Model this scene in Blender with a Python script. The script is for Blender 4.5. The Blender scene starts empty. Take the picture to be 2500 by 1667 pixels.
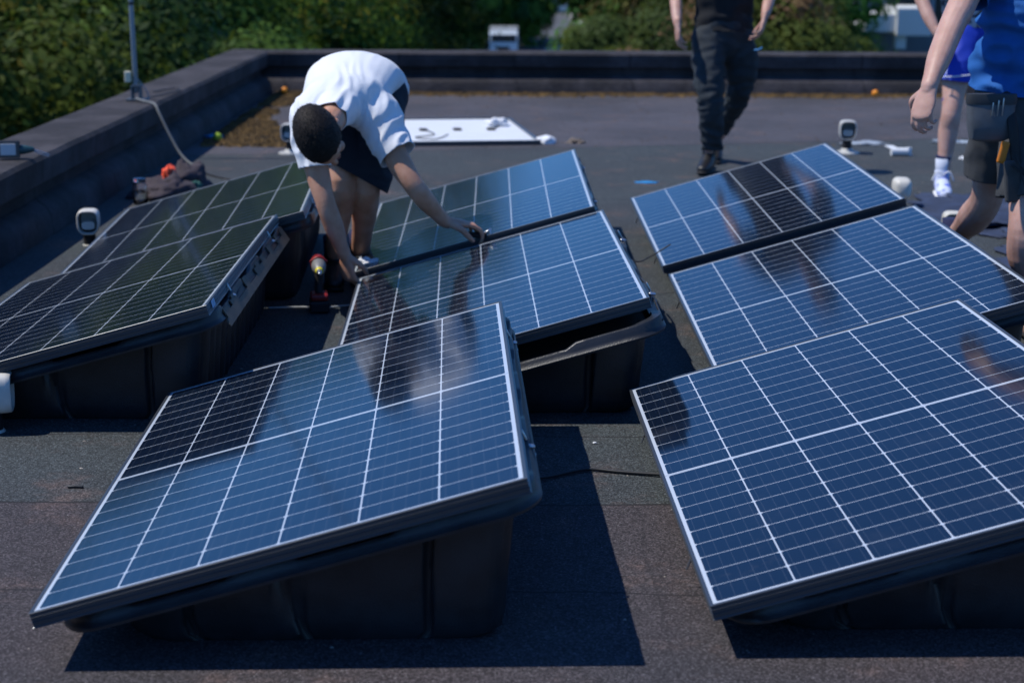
import bpy, math, random
import numpy as np
from mathutils import Vector, Matrix, noise
R = math.radians
random.seed(7); rng = np.random.default_rng(7)
S = bpy.context.scene
COL = S.collection

# ---------------------------------------------------------------- camera
FPX, PITCH, ROLL, CH = 4152.84, R(13.3341), R(0.2755), 1.4446
rt = Vector((1, 0, 0)); up = Vector((0, math.sin(PITCH), math.cos(PITCH))); fw = Vector((0, math.cos(PITCH), -math.sin(PITCH)))
cr, sr = math.cos(ROLL), math.sin(ROLL)
r2 = cr * rt + sr * up; u2 = -sr * rt + cr * up
cd = bpy.data.cameras.new('camera'); co = bpy.data.objects.new('camera', cd); COL.objects.link(co)
mw = Matrix((r2, u2, -fw)).transposed().to_4x4(); mw.translation = Vector((0, 0, CH)); co.matrix_world = mw
cd.sensor_fit = 'HORIZONTAL'; cd.sensor_width = 36; cd.lens = FPX / 2500 * 36
cd.clip_start = .05; cd.clip_end = 3000
cd.dof.use_dof = True; cd.dof.focus_distance = 4.75; cd.dof.aperture_fstop = 3.6
S.camera = co
# ---------------------------------------------------------------- world, sun, exposure
SUN = Vector((-.61, -.01, 1)).normalized()          # towards the sun
elev = math.asin(SUN.z); az = math.atan2(SUN.x, SUN.y)
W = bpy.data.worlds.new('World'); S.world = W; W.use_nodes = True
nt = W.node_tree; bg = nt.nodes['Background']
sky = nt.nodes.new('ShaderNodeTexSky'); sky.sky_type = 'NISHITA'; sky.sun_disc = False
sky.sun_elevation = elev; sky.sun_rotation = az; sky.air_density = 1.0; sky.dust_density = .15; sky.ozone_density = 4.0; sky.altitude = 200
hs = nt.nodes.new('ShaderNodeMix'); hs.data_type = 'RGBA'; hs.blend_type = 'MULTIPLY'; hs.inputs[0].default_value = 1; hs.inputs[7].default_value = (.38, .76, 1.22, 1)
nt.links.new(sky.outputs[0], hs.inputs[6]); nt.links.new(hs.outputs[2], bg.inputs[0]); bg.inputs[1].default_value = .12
ld = bpy.data.lights.new('sun', 'SUN'); lo = bpy.data.objects.new('sun', ld); COL.objects.link(lo)
ld.energy = 4.2; ld.angle = R(.5); ld.color = (1, .955, .88)
lo.rotation_euler = (-SUN).to_track_quat('-Z', 'Y').to_euler(); lo.location = (0, 0, 30)
S.view_settings.view_transform = 'Standard'; S.view_settings.look = 'None'; S.view_settings.exposure = 0; S.view_settings.gamma = 1
S.cycles.max_bounces = 8; S.cycles.glossy_bounces = 4; S.cycles.transmission_bounces = 6; S.cycles.use_denoising = True

# ---------------------------------------------------------------- helpers: materials
def mat(name, col, rough=.6, metal=0, spec=.5, var=0, scale=8, bump=0, bscale=60, col2=None, coat=0, detail=5, thresh=None, trans=0, sheen=0):
    m = bpy.data.materials.new(name); m.use_nodes = True; n = m.node_tree.nodes; l = m.node_tree.links
    b = n['Principled BSDF']; b.inputs['Base Color'].default_value = (*col, 1); b.inputs['Roughness'].default_value = rough
    b.inputs['Metallic'].default_value = metal; b.inputs['Specular IOR Level'].default_value = spec
    b.inputs['Coat Weight'].default_value = coat; b.inputs['Transmission Weight'].default_value = trans
    b.inputs['Sheen Weight'].default_value = sheen
    tc = n.new('ShaderNodeTexCoord')
    if var or col2:
        t = n.new('ShaderNodeTexNoise'); t.inputs['Scale'].default_value = scale; t.inputs['Detail'].default_value = detail
        l.new(tc.outputs['Object'], t.inputs['Vector'])
        rp = n.new('ShaderNodeValToRGB'); l.new(t.outputs[0], rp.inputs[0]); e = rp.color_ramp.elements
        a, c = thresh or (.35, .65)
        e[0].position = a; e[1].position = c
        e[0].color = (*[x * (1 - var) for x in col], 1); e[1].color = (*(col2 or [min(1, x * (1 + var)) for x in col]), 1)
        l.new(rp.outputs[0], b.inputs['Base Color'])
    if bump:
        t2 = n.new('ShaderNodeTexNoise'); t2.inputs['Scale'].default_value = bscale; t2.inputs['Detail'].default_value = 4
        l.new(tc.outputs['Object'], t2.inputs['Vector'])
        bp = n.new('ShaderNodeBump'); bp.inputs['Strength'].default_value = bump; bp.inputs['Distance'].default_value = .01
        l.new(t2.outputs[0], bp.inputs['Height']); l.new(bp.outputs[0], b.inputs['Normal'])
    return m

class NB:
    """tiny node-maths builder"""
    def __init__(s, m): s.n = m.node_tree.nodes; s.l = m.node_tree.links
    def v(s, x, sock):
        if isinstance(x, (int, float)): sock.default_value = x
        else: s.l.new(x, sock)
    def m(s, op, a, b=0, c=None):
        k = s.n.new('ShaderNodeMath'); k.operation = op; s.v(a, k.inputs[0]); s.v(b, k.inputs[1])
        if c is not None: s.v(c, k.inputs[2])
        return k.outputs[0]
    def mix(s, f, a, b):
        k = s.n.new('ShaderNodeMix'); k.data_type = 'RGBA'; s.v(f, k.inputs[0])
        for x, so in ((a, k.inputs[6]), (b, k.inputs[7])):
            if isinstance(x, tuple): so.default_value = (*x, 1)
            else: s.l.new(x, so)
        return k.outputs[2]
    def noise(s, vec, scale, detail=3, rough=.5):
        k = s.n.new('ShaderNodeTexNoise'); s.l.new(vec, k.inputs['Vector']); k.inputs['Scale'].default_value = scale
        k.inputs['Detail'].default_value = detail; k.inputs['Roughness'].default_value = rough; return k.outputs[0]
    def step(s, x, a, b):
        k = s.n.new('ShaderNodeMapRange'); k.interpolation_type = 'SMOOTHSTEP'; s.v(x, k.inputs[0])
        k.inputs[1].default_value = a; k.inputs[2].default_value = b; return k.outputs[0]

PW, PH = 1.038, 1.755
def solar_material():
    m = bpy.data.materials.new('solar_glass'); m.use_nodes = True; q = NB(m); n, l = q.n, q.l; b = n['Principled BSDF']
    tc = n.new('ShaderNodeTexCoord'); sp = n.new('ShaderNodeSeparateXYZ'); l.new(tc.outputs['Object'], sp.inputs[0])
    u, v = sp.outputs[0], sp.outputs[1]
    mu = .0160; p = (PW - 2 * mu) / 6; mv = .0185; g = .0115; qv = (PH / 2 - g / 2 - mv) / 10
    cu = q.m('MULTIPLY', q.m('FRACT', q.m('DIVIDE', q.m('SUBTRACT', u, mu), p)), p)
    du = q.m('MINIMUM', cu, q.m('SUBTRACT', p, cu))
    av = q.m('SUBTRACT', q.m('ABSOLUTE', q.m('SUBTRACT', v, PH / 2)), g / 2)
    cv = q.m('MULTIPLY', q.m('FRACT', q.m('DIVIDE', av, qv)), qv)
    dv = q.m('MINIMUM', cv, q.m('SUBTRACT', qv, cv))
    def below(x, t, w=.0002): return q.m('LESS_THAN', x, t)
    line = q.m('MAXIMUM', below(du, .0017), below(dv, .0010))
    line = q.m('MAXIMUM', line, below(q.m('ADD', q.m('MULTIPLY', du, .60), dv), .0056))      # chamfered cell corners
    out = q.m('MAXIMUM', below(av, 0), q.m('GREATER_THAN', av, qv * 10))
    out = q.m('MAXIMUM', out, q.m('MAXIMUM', below(u, mu), q.m('GREATER_THAN', u, PW - mu)))
    line = q.m('MAXIMUM', line, out)
    # thin busbars running along v, 9 per cell, and the string ribbon in the middle gap
    bb = q.m('MULTIPLY', q.m('FRACT', q.m('DIVIDE', cu, p / 6)), p / 6)
    bd = q.m('ABSOLUTE', q.m('SUBTRACT', bb, p / 12))
    bus = q.m('MULTIPLY', below(bd, .0005), .12)
    rib = q.m('MULTIPLY', below(q.m('ABSOLUTE', q.m('ADD', av, g / 2)), .0016), q.m('MULTIPLY', line, 1))
    tone = q.noise(tc.outputs['Object'], 1.3, 2)
    info = n.new('ShaderNodeObjectInfo')
    cell = q.mix(tone, (.0035, .007, .016), (.005, .011, .026))
    c1 = q.mix(bus, cell, (.30, .36, .45))
    c2 = q.mix(line, c1, (.49, .55, .63)); c3 = q.mix(rib, c2, (.24, .28, .33))
    geo = n.new('ShaderNodeNewGeometry')
    vo = n.new('ShaderNodeTexVoronoi'); vo.inputs['Scale'].default_value = 34; l.new(geo.outputs['Position'], vo.inputs['Vector'])
    spot = q.m('MULTIPLY', q.m('LESS_THAN', vo.outputs['Distance'], q.m('MULTIPLY', q.step(q.noise(geo.outputs['Position'], 7, 2), .55, .8), .10)), .12)
    smear = q.m('MULTIPLY', q.step(q.noise(geo.outputs['Position'], 11, 7, .75), .56, .72), q.step(q.noise(geo.outputs['Position'], 1.6, 2), .52, .66))
    dust = q.m('MAXIMUM', spot, q.m('ADD', q.m('MULTIPLY', q.step(q.noise(geo.outputs['Position'], 6, 6, .65), .5, .85), .03), q.m('MULTIPLY', smear, .05)))
    c4 = q.mix(dust, c3, (.35, .33, .30))
    l.new(c4, b.inputs['Base Color'])
    sm = q.step(q.noise(tc.outputs['Object'], 9, 4), .45, .8)
    l.new(q.m('ADD', .092, q.m('MULTIPLY', sm, .035)), b.inputs['Roughness'])
    b.inputs['IOR'].default_value = 1.52; b.inputs['Specular IOR Level'].default_value = .5
    return m

def roof_material():
    m = bpy.data.materials.new('mineral_felt'); m.use_nodes = True; q = NB(m); n, l = q.n, q.l; b = n['Principled BSDF']
    tc = n.new('ShaderNodeTexCoord'); vec = tc.outputs['Object']; sp = n.new('ShaderNodeSeparateXYZ'); l.new(vec, sp.inputs[0])
    x, y = sp.outputs[0], sp.outputs[1]
    wob = q.m('MULTIPLY', q.m('SUBTRACT', q.noise(vec, 1.5, 4), .5), .10)
    yy = q.m('ADD', y, wob)
    # sheets of felt: green grey between two purple brown zones
    grey = (.042, .052, .056); purple = (.051, .042, .047)
    z1 = q.step(yy, 4.245, 4.255); z2 = q.step(q.m('SUBTRACT', yy, q.m('MULTIPLY', x, .22)), 12.0, 12.03)
    zone = q.m('MULTIPLY', z1, q.m('SUBTRACT', 1, z2))
    base = q.mix(zone, purple, grey)
    far = q.mix(z2, base, (.072, .069, .082))
    # broad weathering
    n1 = q.step(q.noise(vec, .9, 5, .6), .35, .7); c = q.mix(q.m('MULTIPLY', n1, .62), far, (.030, .032, .037))
    n2 = q.step(q.noise(vec, 3.1, 6, .7), .52, .72); c = q.mix(q.m('MULTIPLY', n2, .60), c, (.125, .082, .070))
    n3 = q.step(q.noise(vec, 2.3, 8, .75), .60, .74); c = q.mix(q.m('MULTIPLY', n3, .42), c, (.16, .155, .155))
    # mineral grains
    gr = q.noise(vec, 150, 4, .8); gs = q.step(gr, .58, .70); gd = q.step(gr, .46, .30)
    c = q.mix(q.m('MULTIPLY', gs, .85), c, (.26, .26, .265)); c = q.mix(q.m('MULTIPLY', gd, .55), c, (.018, .019, .022))
    g2 = q.noise(vec, 120, 2, .6); c = q.mix(q.m('MULTIPLY', q.step(g2, .55, .75), .35), c, (.13, .13, .135))
    vr = n.new('ShaderNodeTexVoronoi'); vr.inputs['Scale'].default_value = 270; l.new(vec, vr.inputs['Vector'])
    sc_ = n.new('ShaderNodeSeparateColor'); l.new(vr.outputs['Color'], sc_.inputs[0]); rnd = sc_.outputs[0]
    hv = n.new('ShaderNodeHueSaturation'); l.new(c, hv.inputs['Color']); l.new(q.m('ADD', .45, q.m('MULTIPLY', q.m('POWER', rnd, 2.2), 1.75)), hv.inputs['Value']); c = hv.outputs[0]
    # lap seams
    def seam(off, sp_, k=0.): 
        t = q.m('ADD', yy, q.m('MULTIPLY', x, k)); d = q.m('ABSOLUTE', q.m('SUBTRACT', q.m('FRACT', q.m('DIVIDE', q.m('SUBTRACT', t, off), sp_)), .5))
        return q.m('LESS_THAN', q.m('MULTIPLY', d, sp_), .006)
    s1 = q.m('MAXIMUM', q.m('LESS_THAN', q.m('ABSOLUTE', q.m('SUBTRACT', yy, 4.25)), .006), q.m('LESS_THAN', q.m('ABSOLUTE', q.m('SUBTRACT', yy, 4.87)), .004))
    s1 = q.m('MAXIMUM', s1, q.m('LESS_THAN', q.m('ABSOLUTE', q.m('SUBTRACT', q.m('SUBTRACT', yy, q.m('MULTIPLY', x, .22)), 12.0)), .010))
    s1 = q.m('MAXIMUM', s1, q.m('LESS_THAN', q.m('ABSOLUTE', q.m('SUBTRACT', yy, 9.6)), .007))
    s1 = q.m('MAXIMUM', s1, q.m('LESS_THAN', q.m('ABSOLUTE', q.m('SUBTRACT', yy, 3.62)), .004))
    xw = q.m('ADD', x, wob)
    sx = q.m('MULTIPLY', q.m('LESS_THAN', q.m('ABSOLUTE', q.m('SUBTRACT', xw, .335)), .004), q.m('LESS_THAN', yy, 4.25))
    s1 = q.m('MAXIMUM', s1, q.m('MULTIPLY', sx, .35))
    c = q.mix(q.m('MULTIPLY', s1, .8), c, (.012, .012, .014))
    l.new(c, b.inputs['Base Color'])
    b.inputs['Roughness'].default_value = .82; b.inputs['Specular IOR Level'].default_value = .35
    h = q.m('ADD', q.m('MULTIPLY', gr, .5), q.m('ADD', q.m('MULTIPLY', q.m('SUBTRACT', 1, s1), .8), q.m('MULTIPLY', q.noise(vec, 5, 4), 1.2)))
    bp = n.new('ShaderNodeBump'); bp.inputs['Strength'].default_value = .55; bp.inputs['Distance'].default_value = .006
    l.new(h, bp.inputs['Height']); l.new(bp.outputs[0], b.inputs['Normal'])
    return m

def felt_material(name, col, grain=.5):
    m = bpy.data.materials.new(name); m.use_nodes = True; q = NB(m); n, l = q.n, q.l; b = n['Principled BSDF']
    tc = n.new('ShaderNodeTexCoord'); vec = tc.outputs['Object']
    c = q.mix(q.step(q.noise(vec, 2.2, 7, .7), .38, .66), tuple(x * .55 for x in col), tuple(x * 1.35 for x in col))
    sv = n.new('ShaderNodeSeparateXYZ'); l.new(vec, sv.inputs[0]); jt = q.m('MULTIPLY', q.m('ABSOLUTE', q.m('SUBTRACT', q.m('FRACT', q.m('DIVIDE', q.m('ADD', sv.outputs[0], q.m('ADD', sv.outputs[1], q.m('MULTIPLY', q.noise(vec, 3, 2), .06))), 1.1)), .5)), 1.1)
    c = q.mix(q.m('MULTIPLY', q.m('LESS_THAN', jt, .009), .7), c, (.006, .006, .008))
    c = q.mix(q.m('MULTIPLY', q.step(q.noise(vec, 250, 2), .58, .74), grain), c, (.2, .2, .205))
    sp = n.new('ShaderNodeSeparateXYZ'); l.new(vec, sp.inputs[0])
    l.new(c, b.inputs['Base Color']); b.inputs['Roughness'].default_value = .85; b.inputs['Specular IOR Level'].default_value = .3
    h = q.m('ADD', q.noise(vec, 200, 2), q.m('MULTIPLY', q.noise(vec, 6, 4), 5))
    bp = n.new('ShaderNodeBump'); bp.inputs['Strength'].default_value = .6; bp.inputs['Distance'].default_value = .006
    l.new(h, bp.inputs['Height']); l.new(bp.outputs[0], b.inputs['Normal'])
    return m

def leaf_material(name, ca, cb, cc, k=.15):
    m = bpy.data.materials.new(name); m.use_nodes = True; q = NB(m); n, l = q.n, q.l; b = n['Principled BSDF']
    tc = n.new('ShaderNodeTexCoord'); geo = n.new('ShaderNodeNewGeometry'); info = n.new('ShaderNodeObjectInfo')
    c = q.mix(q.step(q.noise(geo.outputs['Position'], .55, 4), .40, .62), ca, cb)
    at = n.new('ShaderNodeAttribute'); at.attribute_name = 'tint'
    c = q.mix(q.step(at.outputs['Fac'], 1 - k, 1), c, cc)
    c2 = n.new('ShaderNodeHueSaturation'); l.new(c, c2.inputs['Color']); l.new(q.m('ADD', .6, q.m('MULTIPLY', info.outputs['Random'], .7)), c2.inputs['Value'])
    l.new(c2.outputs[0], b.inputs['Base Color']); b.inputs['Roughness'].default_value = .62; b.inputs['Specular IOR Level'].default_value = .14
    tr = n.new('ShaderNodeBsdfTranslucent'); l.new(c2.outputs[0], tr.inputs[0]); mx = n.new('ShaderNodeMixShader'); mx.inputs[0].default_value = .38
    l.new(b.outputs[0], mx.inputs[1]); l.new(tr.outputs[0], mx.inputs[2]); l.new(mx.outputs[0], n['Material Output'].inputs[0])
    return m

# ---------------------------------------------------------------- helpers: meshes
class MB:
    def __init__(s): s.v = []; s.f = []
    def add(s, vs, fs):
        o = len(s.v); s.v += [tuple(map(float, p)) for p in vs]; s.f += [tuple(i + o for i in f) for f in fs]; return s
    def box(s, c, d, rot=None):
        M = rot or Matrix.Identity(3); c = Vector(c)
        vs = [c + M @ Vector((x * d[0] / 2, y * d[1] / 2, z * d[2] / 2)) for x in (-1, 1) for y in (-1, 1) for z in (-1, 1)]
        return s.add(vs, [(0, 1, 3, 2), (4, 6, 7, 5), (0, 4, 5, 1), (2, 3, 7, 6), (0, 2, 6, 4), (1, 5, 7, 3)])
    def tube(s, pts, rad, seg=14, ref=(0, 0, 1), n=None, smooth=True, cap=True):
        """pts along a path, rad: list of r or (ra, rb); ra along ref-ish axis, rb along the side"""
        P = np.array(pts, float); Rr = np.array([(r, r) if np.isscalar(r) else r for r in rad], float)
        if n and len(P) > 2:
            t = np.linspace(0, len(P) - 1, n); P2 = []; R2 = []
            for a in t:
                i = min(int(a), len(P) - 2); f = a - i
                p0, p1, p2, p3 = P[max(i - 1, 0)], P[i], P[i + 1], P[min(i + 2, len(P) - 1)]
                P2.append(.5 * (2 * p1 + (p2 - p0) * f + (2 * p0 - 5 * p1 + 4 * p2 - p3) * f * f + (3 * p1 - p0 - 3 * p2 + p3) * f ** 3))
                g = f * f * (3 - 2 * f); R2.append(Rr[i] * (1 - g) + Rr[i + 1] * g)
            P, Rr = np.array(P2), np.array(R2)
        elif n and len(P) == 2:
            t = np.linspace(0, 1, n)[:, None]; P = P[0] * (1 - t) + P[1] * t; Rr = Rr[0] * (1 - t) + Rr[1] * t
        T = np.gradient(P, axis=0); T /= np.linalg.norm(T, axis=1)[:, None] + 1e-12
        ref = np.array(ref, float); rings = []
        ext = []
        if cap:                                    # rounded ends
            for (k, sgn) in ((0, -1), (len(P) - 1, 1)):
                rm = Rr[k].mean(); ext.append([(P[k] + sgn * T[k] * rm * math.sin(a), Rr[k] * math.cos(a), T[k]) for a in (R(35), R(65), R(85))])
            seq = ext[0][::-1] + list(zip(P, Rr, T)) + ext[1]
        else: seq = list(zip(P, Rr, T))
        vs = []; prev = None
        for (p, r, t) in seq:
            a = ref - t * (ref @ t)
            if np.linalg.norm(a) < .15: a = (prev if prev is not None else np.array((1, 0, 0.))); a = a - t * (a @ t)
            a /= np.linalg.norm(a); prev = a; b = np.cross(t, a)
            for k in range(seg):
                th = 2 * math.pi * k / seg; vs.append(p + a * r[0] * math.cos(th) + b * r[1] * math.sin(th))
        m = len(seq); fs = []
        for i in range(m - 1):
            for k in range(seg):
                k2 = (k + 1) % seg; fs.append((i * seg + k, i * seg + k2, (i + 1) * seg + k2, (i + 1) * seg + k))
        fs.append(tuple(range(seg))[::-1]); fs.append(tuple((m - 1) * seg + k for k in range(seg)))
        return s.add(vs, fs)
    def lathe(s, prof, c=(0, 0, 0), seg=20, M=None):
        M = M or Matrix.Identity(3); c = Vector(c); vs = []
        for (r, z) in prof:
            for k in range(seg):
                th = 2 * math.pi * k / seg; vs.append(c + M @ Vector((r * math.cos(th), r * math.sin(th), z)))
        fs = []
        for i in range(len(prof) - 1):
            for k in range(seg):
                k2 = (k + 1) % seg; fs.append((i * seg + k, i * seg + k2, (i + 1) * seg + k2, (i + 1) * seg + k))
        fs.append(tuple(range(seg))[::-1]); fs.append(tuple((len(prof) - 1) * seg + k for k in range(seg)))
        return s.add(vs, fs)
    def rings(s, rings, closed=False, caps=True):
        m = len(rings); k = len(rings[0]); vs = [p for r in rings for p in r]; fs = []
        for i in range(m if closed else m - 1):
            j = (i + 1) % m
            for a in range(k):
                b = (a + 1) % k; fs.append((i * k + a, i * k + b, j * k + b, j * k + a))
        if caps and not closed: fs.append(tuple(range(k))[::-1]); fs.append(tuple((m - 1) * k + a for a in range(k)))
        return s.add(vs, fs)
    def build(s, name, m, parent=None, smooth=False, bevel=0, loc=None, mw=None, auto=None):
        me = bpy.data.meshes.new(name); me.from_pydata(s.v, [], s.f); me.update()
        o = bpy.data.objects.new(name, me); COL.objects.link(o); me.materials.append(m)
        if smooth: me.polygons.foreach_set('use_smooth', [True] * len(me.polygons))
        if auto: me.polygons.foreach_set('use_smooth', [True] * len(me.polygons)); me.set_sharp_from_angle(angle=R(auto))
        if bevel:
            b = o.modifiers.new('bevel', 'BEVEL'); b.width = bevel; b.segments = 2; b.limit_method = 'ANGLE'
        if parent: o.parent = parent
        if loc: o.location = loc
        return o

def tag(o, label=None, cat=None, group=None, kind=None):
    if label: o['label'] = label
    if cat: o['category'] = cat
    if group: o['group'] = group
    if kind: o['kind'] = kind
    return o
def thing(name, label, cat, loc=(0, 0, 0), rz=0, group=None, mw=None):
    o = bpy.data.objects.new(name, None); COL.objects.link(o); o.empty_display_size = .1
    if mw is not None: o.matrix_world = mw
    else: o.location = loc; o.rotation_euler = (0, 0, rz)
    return tag(o, label, cat, group)
def evaluated(o):
    """apply an object's modifiers, in place"""
    dg = bpy.context.evaluated_depsgraph_get(); dg.update()
    me = bpy.data.meshes.new_from_object(o.evaluated_get(dg)); old = o.data; o.modifiers.clear(); o.data = me
    me.name = o.name; bpy.data.meshes.remove(old); return o
def fuse(o, voxel, smooth=3, fac=.6):
    r = o.modifiers.new('r', 'REMESH'); r.mode = 'VOXEL'; r.voxel_size = voxel; r.use_smooth_shade = True
    if smooth: s_ = o.modifiers.new('s', 'SMOOTH'); s_.iterations = smooth; s_.factor = fac
    return evaluated(o)

# ---------------------------------------------------------------- materials
M = {}
M['glass'] = solar_material(); M['roof'] = roof_material()
M['felt'] = felt_material('parapet_felt', (.032, .031, .036)); M['felt_top'] = felt_material('coping_felt', (.047, .043, .048))
M['frame'] = mat('black_anodised', (.060, .068, .080), .30, .35, spec=.7)
M['frame_edge'] = mat('frame_edge', (.10, .11, .13), .3, .9)
M['plastic'] = mat('black_plastic', (.018, .020, .024), .38, var=.25, scale=12, bump=.12, bscale=220)
M['lit_flange'] = mat('dusty_lit_flange', (.115, .085, .058), .6, var=.15, scale=15)  # dusty dark plastic; the tan also holds painted-in light reflected off the roof
M['steel'] = mat('clamp_steel', (.5, .52, .55), .32, .9)
M['vent'] = mat('vent_plastic', (.62, .60, .54), .45, var=.12, scale=14)
M['vent_old'] = mat('vent_plastic_grey', (.50, .50, .48), .5, var=.18, scale=14)
M['dark'] = mat('dark_rubber', (.012, .012, .014), .7)
M['cable'] = mat('cable_black', (.02, .021, .024), .5)
M['cable_grey'] = mat('cable_grey', (.16, .17, .175), .6)
M['moss'] = mat('moss_litter', (.040, .026, .012), .95, col2=(.17, .10, .03), scale=9, bump=.8, bscale=60)
M['white'] = mat('white_sheet', (.72, .75, .78), .5, var=.03)
M['skin'] = mat('skin', (.50, .25, .155), .5, col2=(.60, .335, .23), scale=16, bump=.08, bscale=90, spec=.4)
M['skin_pale'] = mat('skin_pale', (.47, .265, .205), .5, col2=(.57, .35, .285), scale=14, bump=.08, bscale=90, spec=.4)
for k_ in ('skin', 'skin_pale'):
    b_ = M[k_].node_tree.nodes['Principled BSDF']; b_.inputs['Subsurface Weight'].default_value = .25; b_.inputs['Subsurface Radius'].default_value = (1, .35, .2); b_.inputs['Subsurface Scale'].default_value = .012
M['hair'] = mat('short_hair', (.009, .007, .006), .65, col2=(.026, .019, .017), scale=110, bump=.3, bscale=260, thresh=(.35, .8), spec=.25)
M['tee'] = mat('white_cotton', (.78, .80, .84), .9, sheen=.2, bump=.1, bscale=300)
M['navy'] = mat('navy_cloth', (.010, .016, .030), .85, bump=.15, bscale=200)
M['trouser'] = mat('work_trouser', (.020, .028, .036), .85, var=.2, scale=20, bump=.15, bscale=200)
M['blacktee'] = mat('black_cotton', (.008, .009, .012), .9)
M['bluetee'] = mat('blue_cotton', (.006, .10, .36), .85, var=.08, scale=20, bump=.1, bscale=300)
M['greyshort'] = mat('grey_canvas', (.05, .052, .054), .85, var=.15, scale=20, bump=.15, bscale=240)
M['pouch'] = mat('pouch_nylon', (.085, .095, .11), .6, var=.15, scale=20)
M['royal'] = mat('royal_cloth', (.004, .035, .42), .7)
M['royal_dark'] = mat('royal_dark', (.004, .010, .12), .7)
M['stripe'] = mat('white_piping', (.7, .72, .8), .7)
M['orange'] = mat('orange_plastic', (.75, .16, .01), .45)
M['orange_ball'] = mat('orange_ball', (.85, .28, .012), .5)
M['tennis'] = mat('tennis_green', (.28, .42, .04), .9)
M['red'] = mat('red_plastic', (.24, .012, .012), .4)
M['yellow'] = mat('yellow_ring', (.65, .55, .03), .4)
M['boot'] = mat('black_leather', (.012, .012, .013), .45)
M['shoe'] = mat('shoe_mesh', (.62, .68, .85), .7, col2=(.10, .16, .70), scale=22, thresh=(.52, .62))
M['sole'] = mat('shoe_sole', (.78, .78, .78), .6)
M['sock'] = mat('sock', (.55, .60, .72), .9)
M['sock_navy'] = mat('sock_navy', (.012, .018, .07), .9)
M['jacket'] = mat('dark_fabric', (.045, .035, .045), .9, var=.3, scale=20)
M['coral'] = mat('coral_fabric', (.9, .09, .03), .7)
M['clear'] = mat('clear_plastic', (.9, .93, .97), .06, trans=1)
M['bluepl'] = mat('blue_plastic', (.02, .22, .50), .5)
M['tarp'] = mat('navy_sheet', (.022, .035, .075), .8, var=.3, scale=9)
M['pole'] = mat('galvanised', (.26, .30, .34), .5, .3, var=.1)
M['cream'] = mat('cream_box', (.62, .58, .44), .5)
M['bark'] = mat('bark', (.045, .036, .028), .9, var=.3, scale=6, bump=.8, bscale=14)
M['wall'] = mat('brick_wall', (.20, .10, .07), .9, var=.2, scale=9)
M['grass'] = mat('grass_ground', (.035, .055, .018), .95, var=.4, scale=.6)
M['asphalt'] = mat('asphalt', (.085, .088, .095), .9, var=.15, scale=.8)
M['kerb'] = mat('kerb_stone', (.30, .29, .27), .9)
M['truck'] = mat('truck_white', (.62, .68, .72), .35, coat=.4)
M['window'] = mat('window_glass', (.02, .03, .04), .08)
M['tail'] = mat('dark_trim', (.02, .02, .022), .5)
M['lamp'] = mat('lamp_lens', (.5, .52, .55), .15)
M['leafA'] = leaf_material('leaf_green', (.024, .072, .020), (.115, .205, .032), (.26, .24, .03), .14)
M['leafB'] = leaf_material('leaf_olive', (.034, .074, .018), (.145, .195, .028), (.36, .27, .03), .20)
M['leafC'] = leaf_material('leaf_bright', (.040, .14, .03), (.085, .23, .045), (.16, .28, .06), .15)
M['leafP'] = leaf_material('leaf_blossom', (.060, .100, .024), (.13, .17, .035), (.36, .20, .12), .22)

# ================================================================ STRUCTURE
# roof deck
def roof_deck():
    b = MB(); b.box((5.2, 7.3, -.15), (15.6, 18.8, .3)); o = b.build('roof_deck', M['roof'])
    o['kind'] = 'structure'
roof_deck()
# main building below the roof
t = thing('building', 'brick building whose flat felted roof the solar panels stand on', 'building', (5.2, 7.3, -9.4))
b = MB(); b.box((0, 0, 4.53), (15.8, 19.0, 9.05)); b.build('wall', M['wall'], t)
for zz in (1.2, 4.2, 7.0):
    for k in range(6): b = MB(); b.box((-6 + k * 2.4, 9.52, zz + .7), (1.3, .06, 1.5)); b.build('window', M['window'], t)

def parapet(name, label, A, B, side, zt=.385, wid=.30):
    """felted upstand from A to B (inner base line); side = outward normal. parts: upstand, kerb, coping"""
    A = Vector((*A, 0)); B = Vector((*B, 0)); o = thing(name, label, 'wall', A)
    d = B - A; L = d.length; d.normalize(); nrm = Vector((*side, 0))
    N = max(8, int(L / .12))
    def sweep(prof, seed, wob):
        rings = []
        for i in range(N + 1):
            s = L * i / N; ring = []
            for j, (a, z) in enumerate(prof):
                k = wob * (noise.noise(Vector((s * 1.3 + seed, a * 3, z * 3))) + .5 * noise.noise(Vector((s * 5 + seed, a * 5, z * 5))))
                ring.append(d * s + nrm * (a + k) + Vector((0, 0, z + k * .7 if z > .01 else z)))
            rings.append(ring)
        b_ = MB(); b_.rings(rings); return b_
    sweep([(.05, 0), (.05, zt - .05), (.05 + wid, zt - .05), (.05 + wid, -.5), (.05, -.5)], 1, .004).build('upstand', M['felt'], o, auto=35)
    sweep([(-.06, .002), (-.045, .10), (-.02, .135), (.049, .165), (.049, .002)], 5, .010).build('kerb', M['felt_top'], o, auto=35)
    c = sweep([(-.01, zt - .135), (-.018, zt - .02), (.0, zt), (wid + .08, zt - .004), (wid + .10, zt - .02), (wid + .10, zt - .12), (wid + .06, zt - .12), (wid + .06, zt - .052), (.03, zt - .052), (.03, zt - .135)], 9, .005)
    c.build('coping', M['felt_top'], o, auto=35)
    return o
parapet('parapet_wall', 'low dark felted parapet along the left side of the roof', (-2.345, -2), (-2.345, 16.28), (-1, 0))
parapet('parapet_wall', 'low dark felted parapet across the far end of the roof', (-2.72, 16.36), (13, 16.36), (0, 1))

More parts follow.
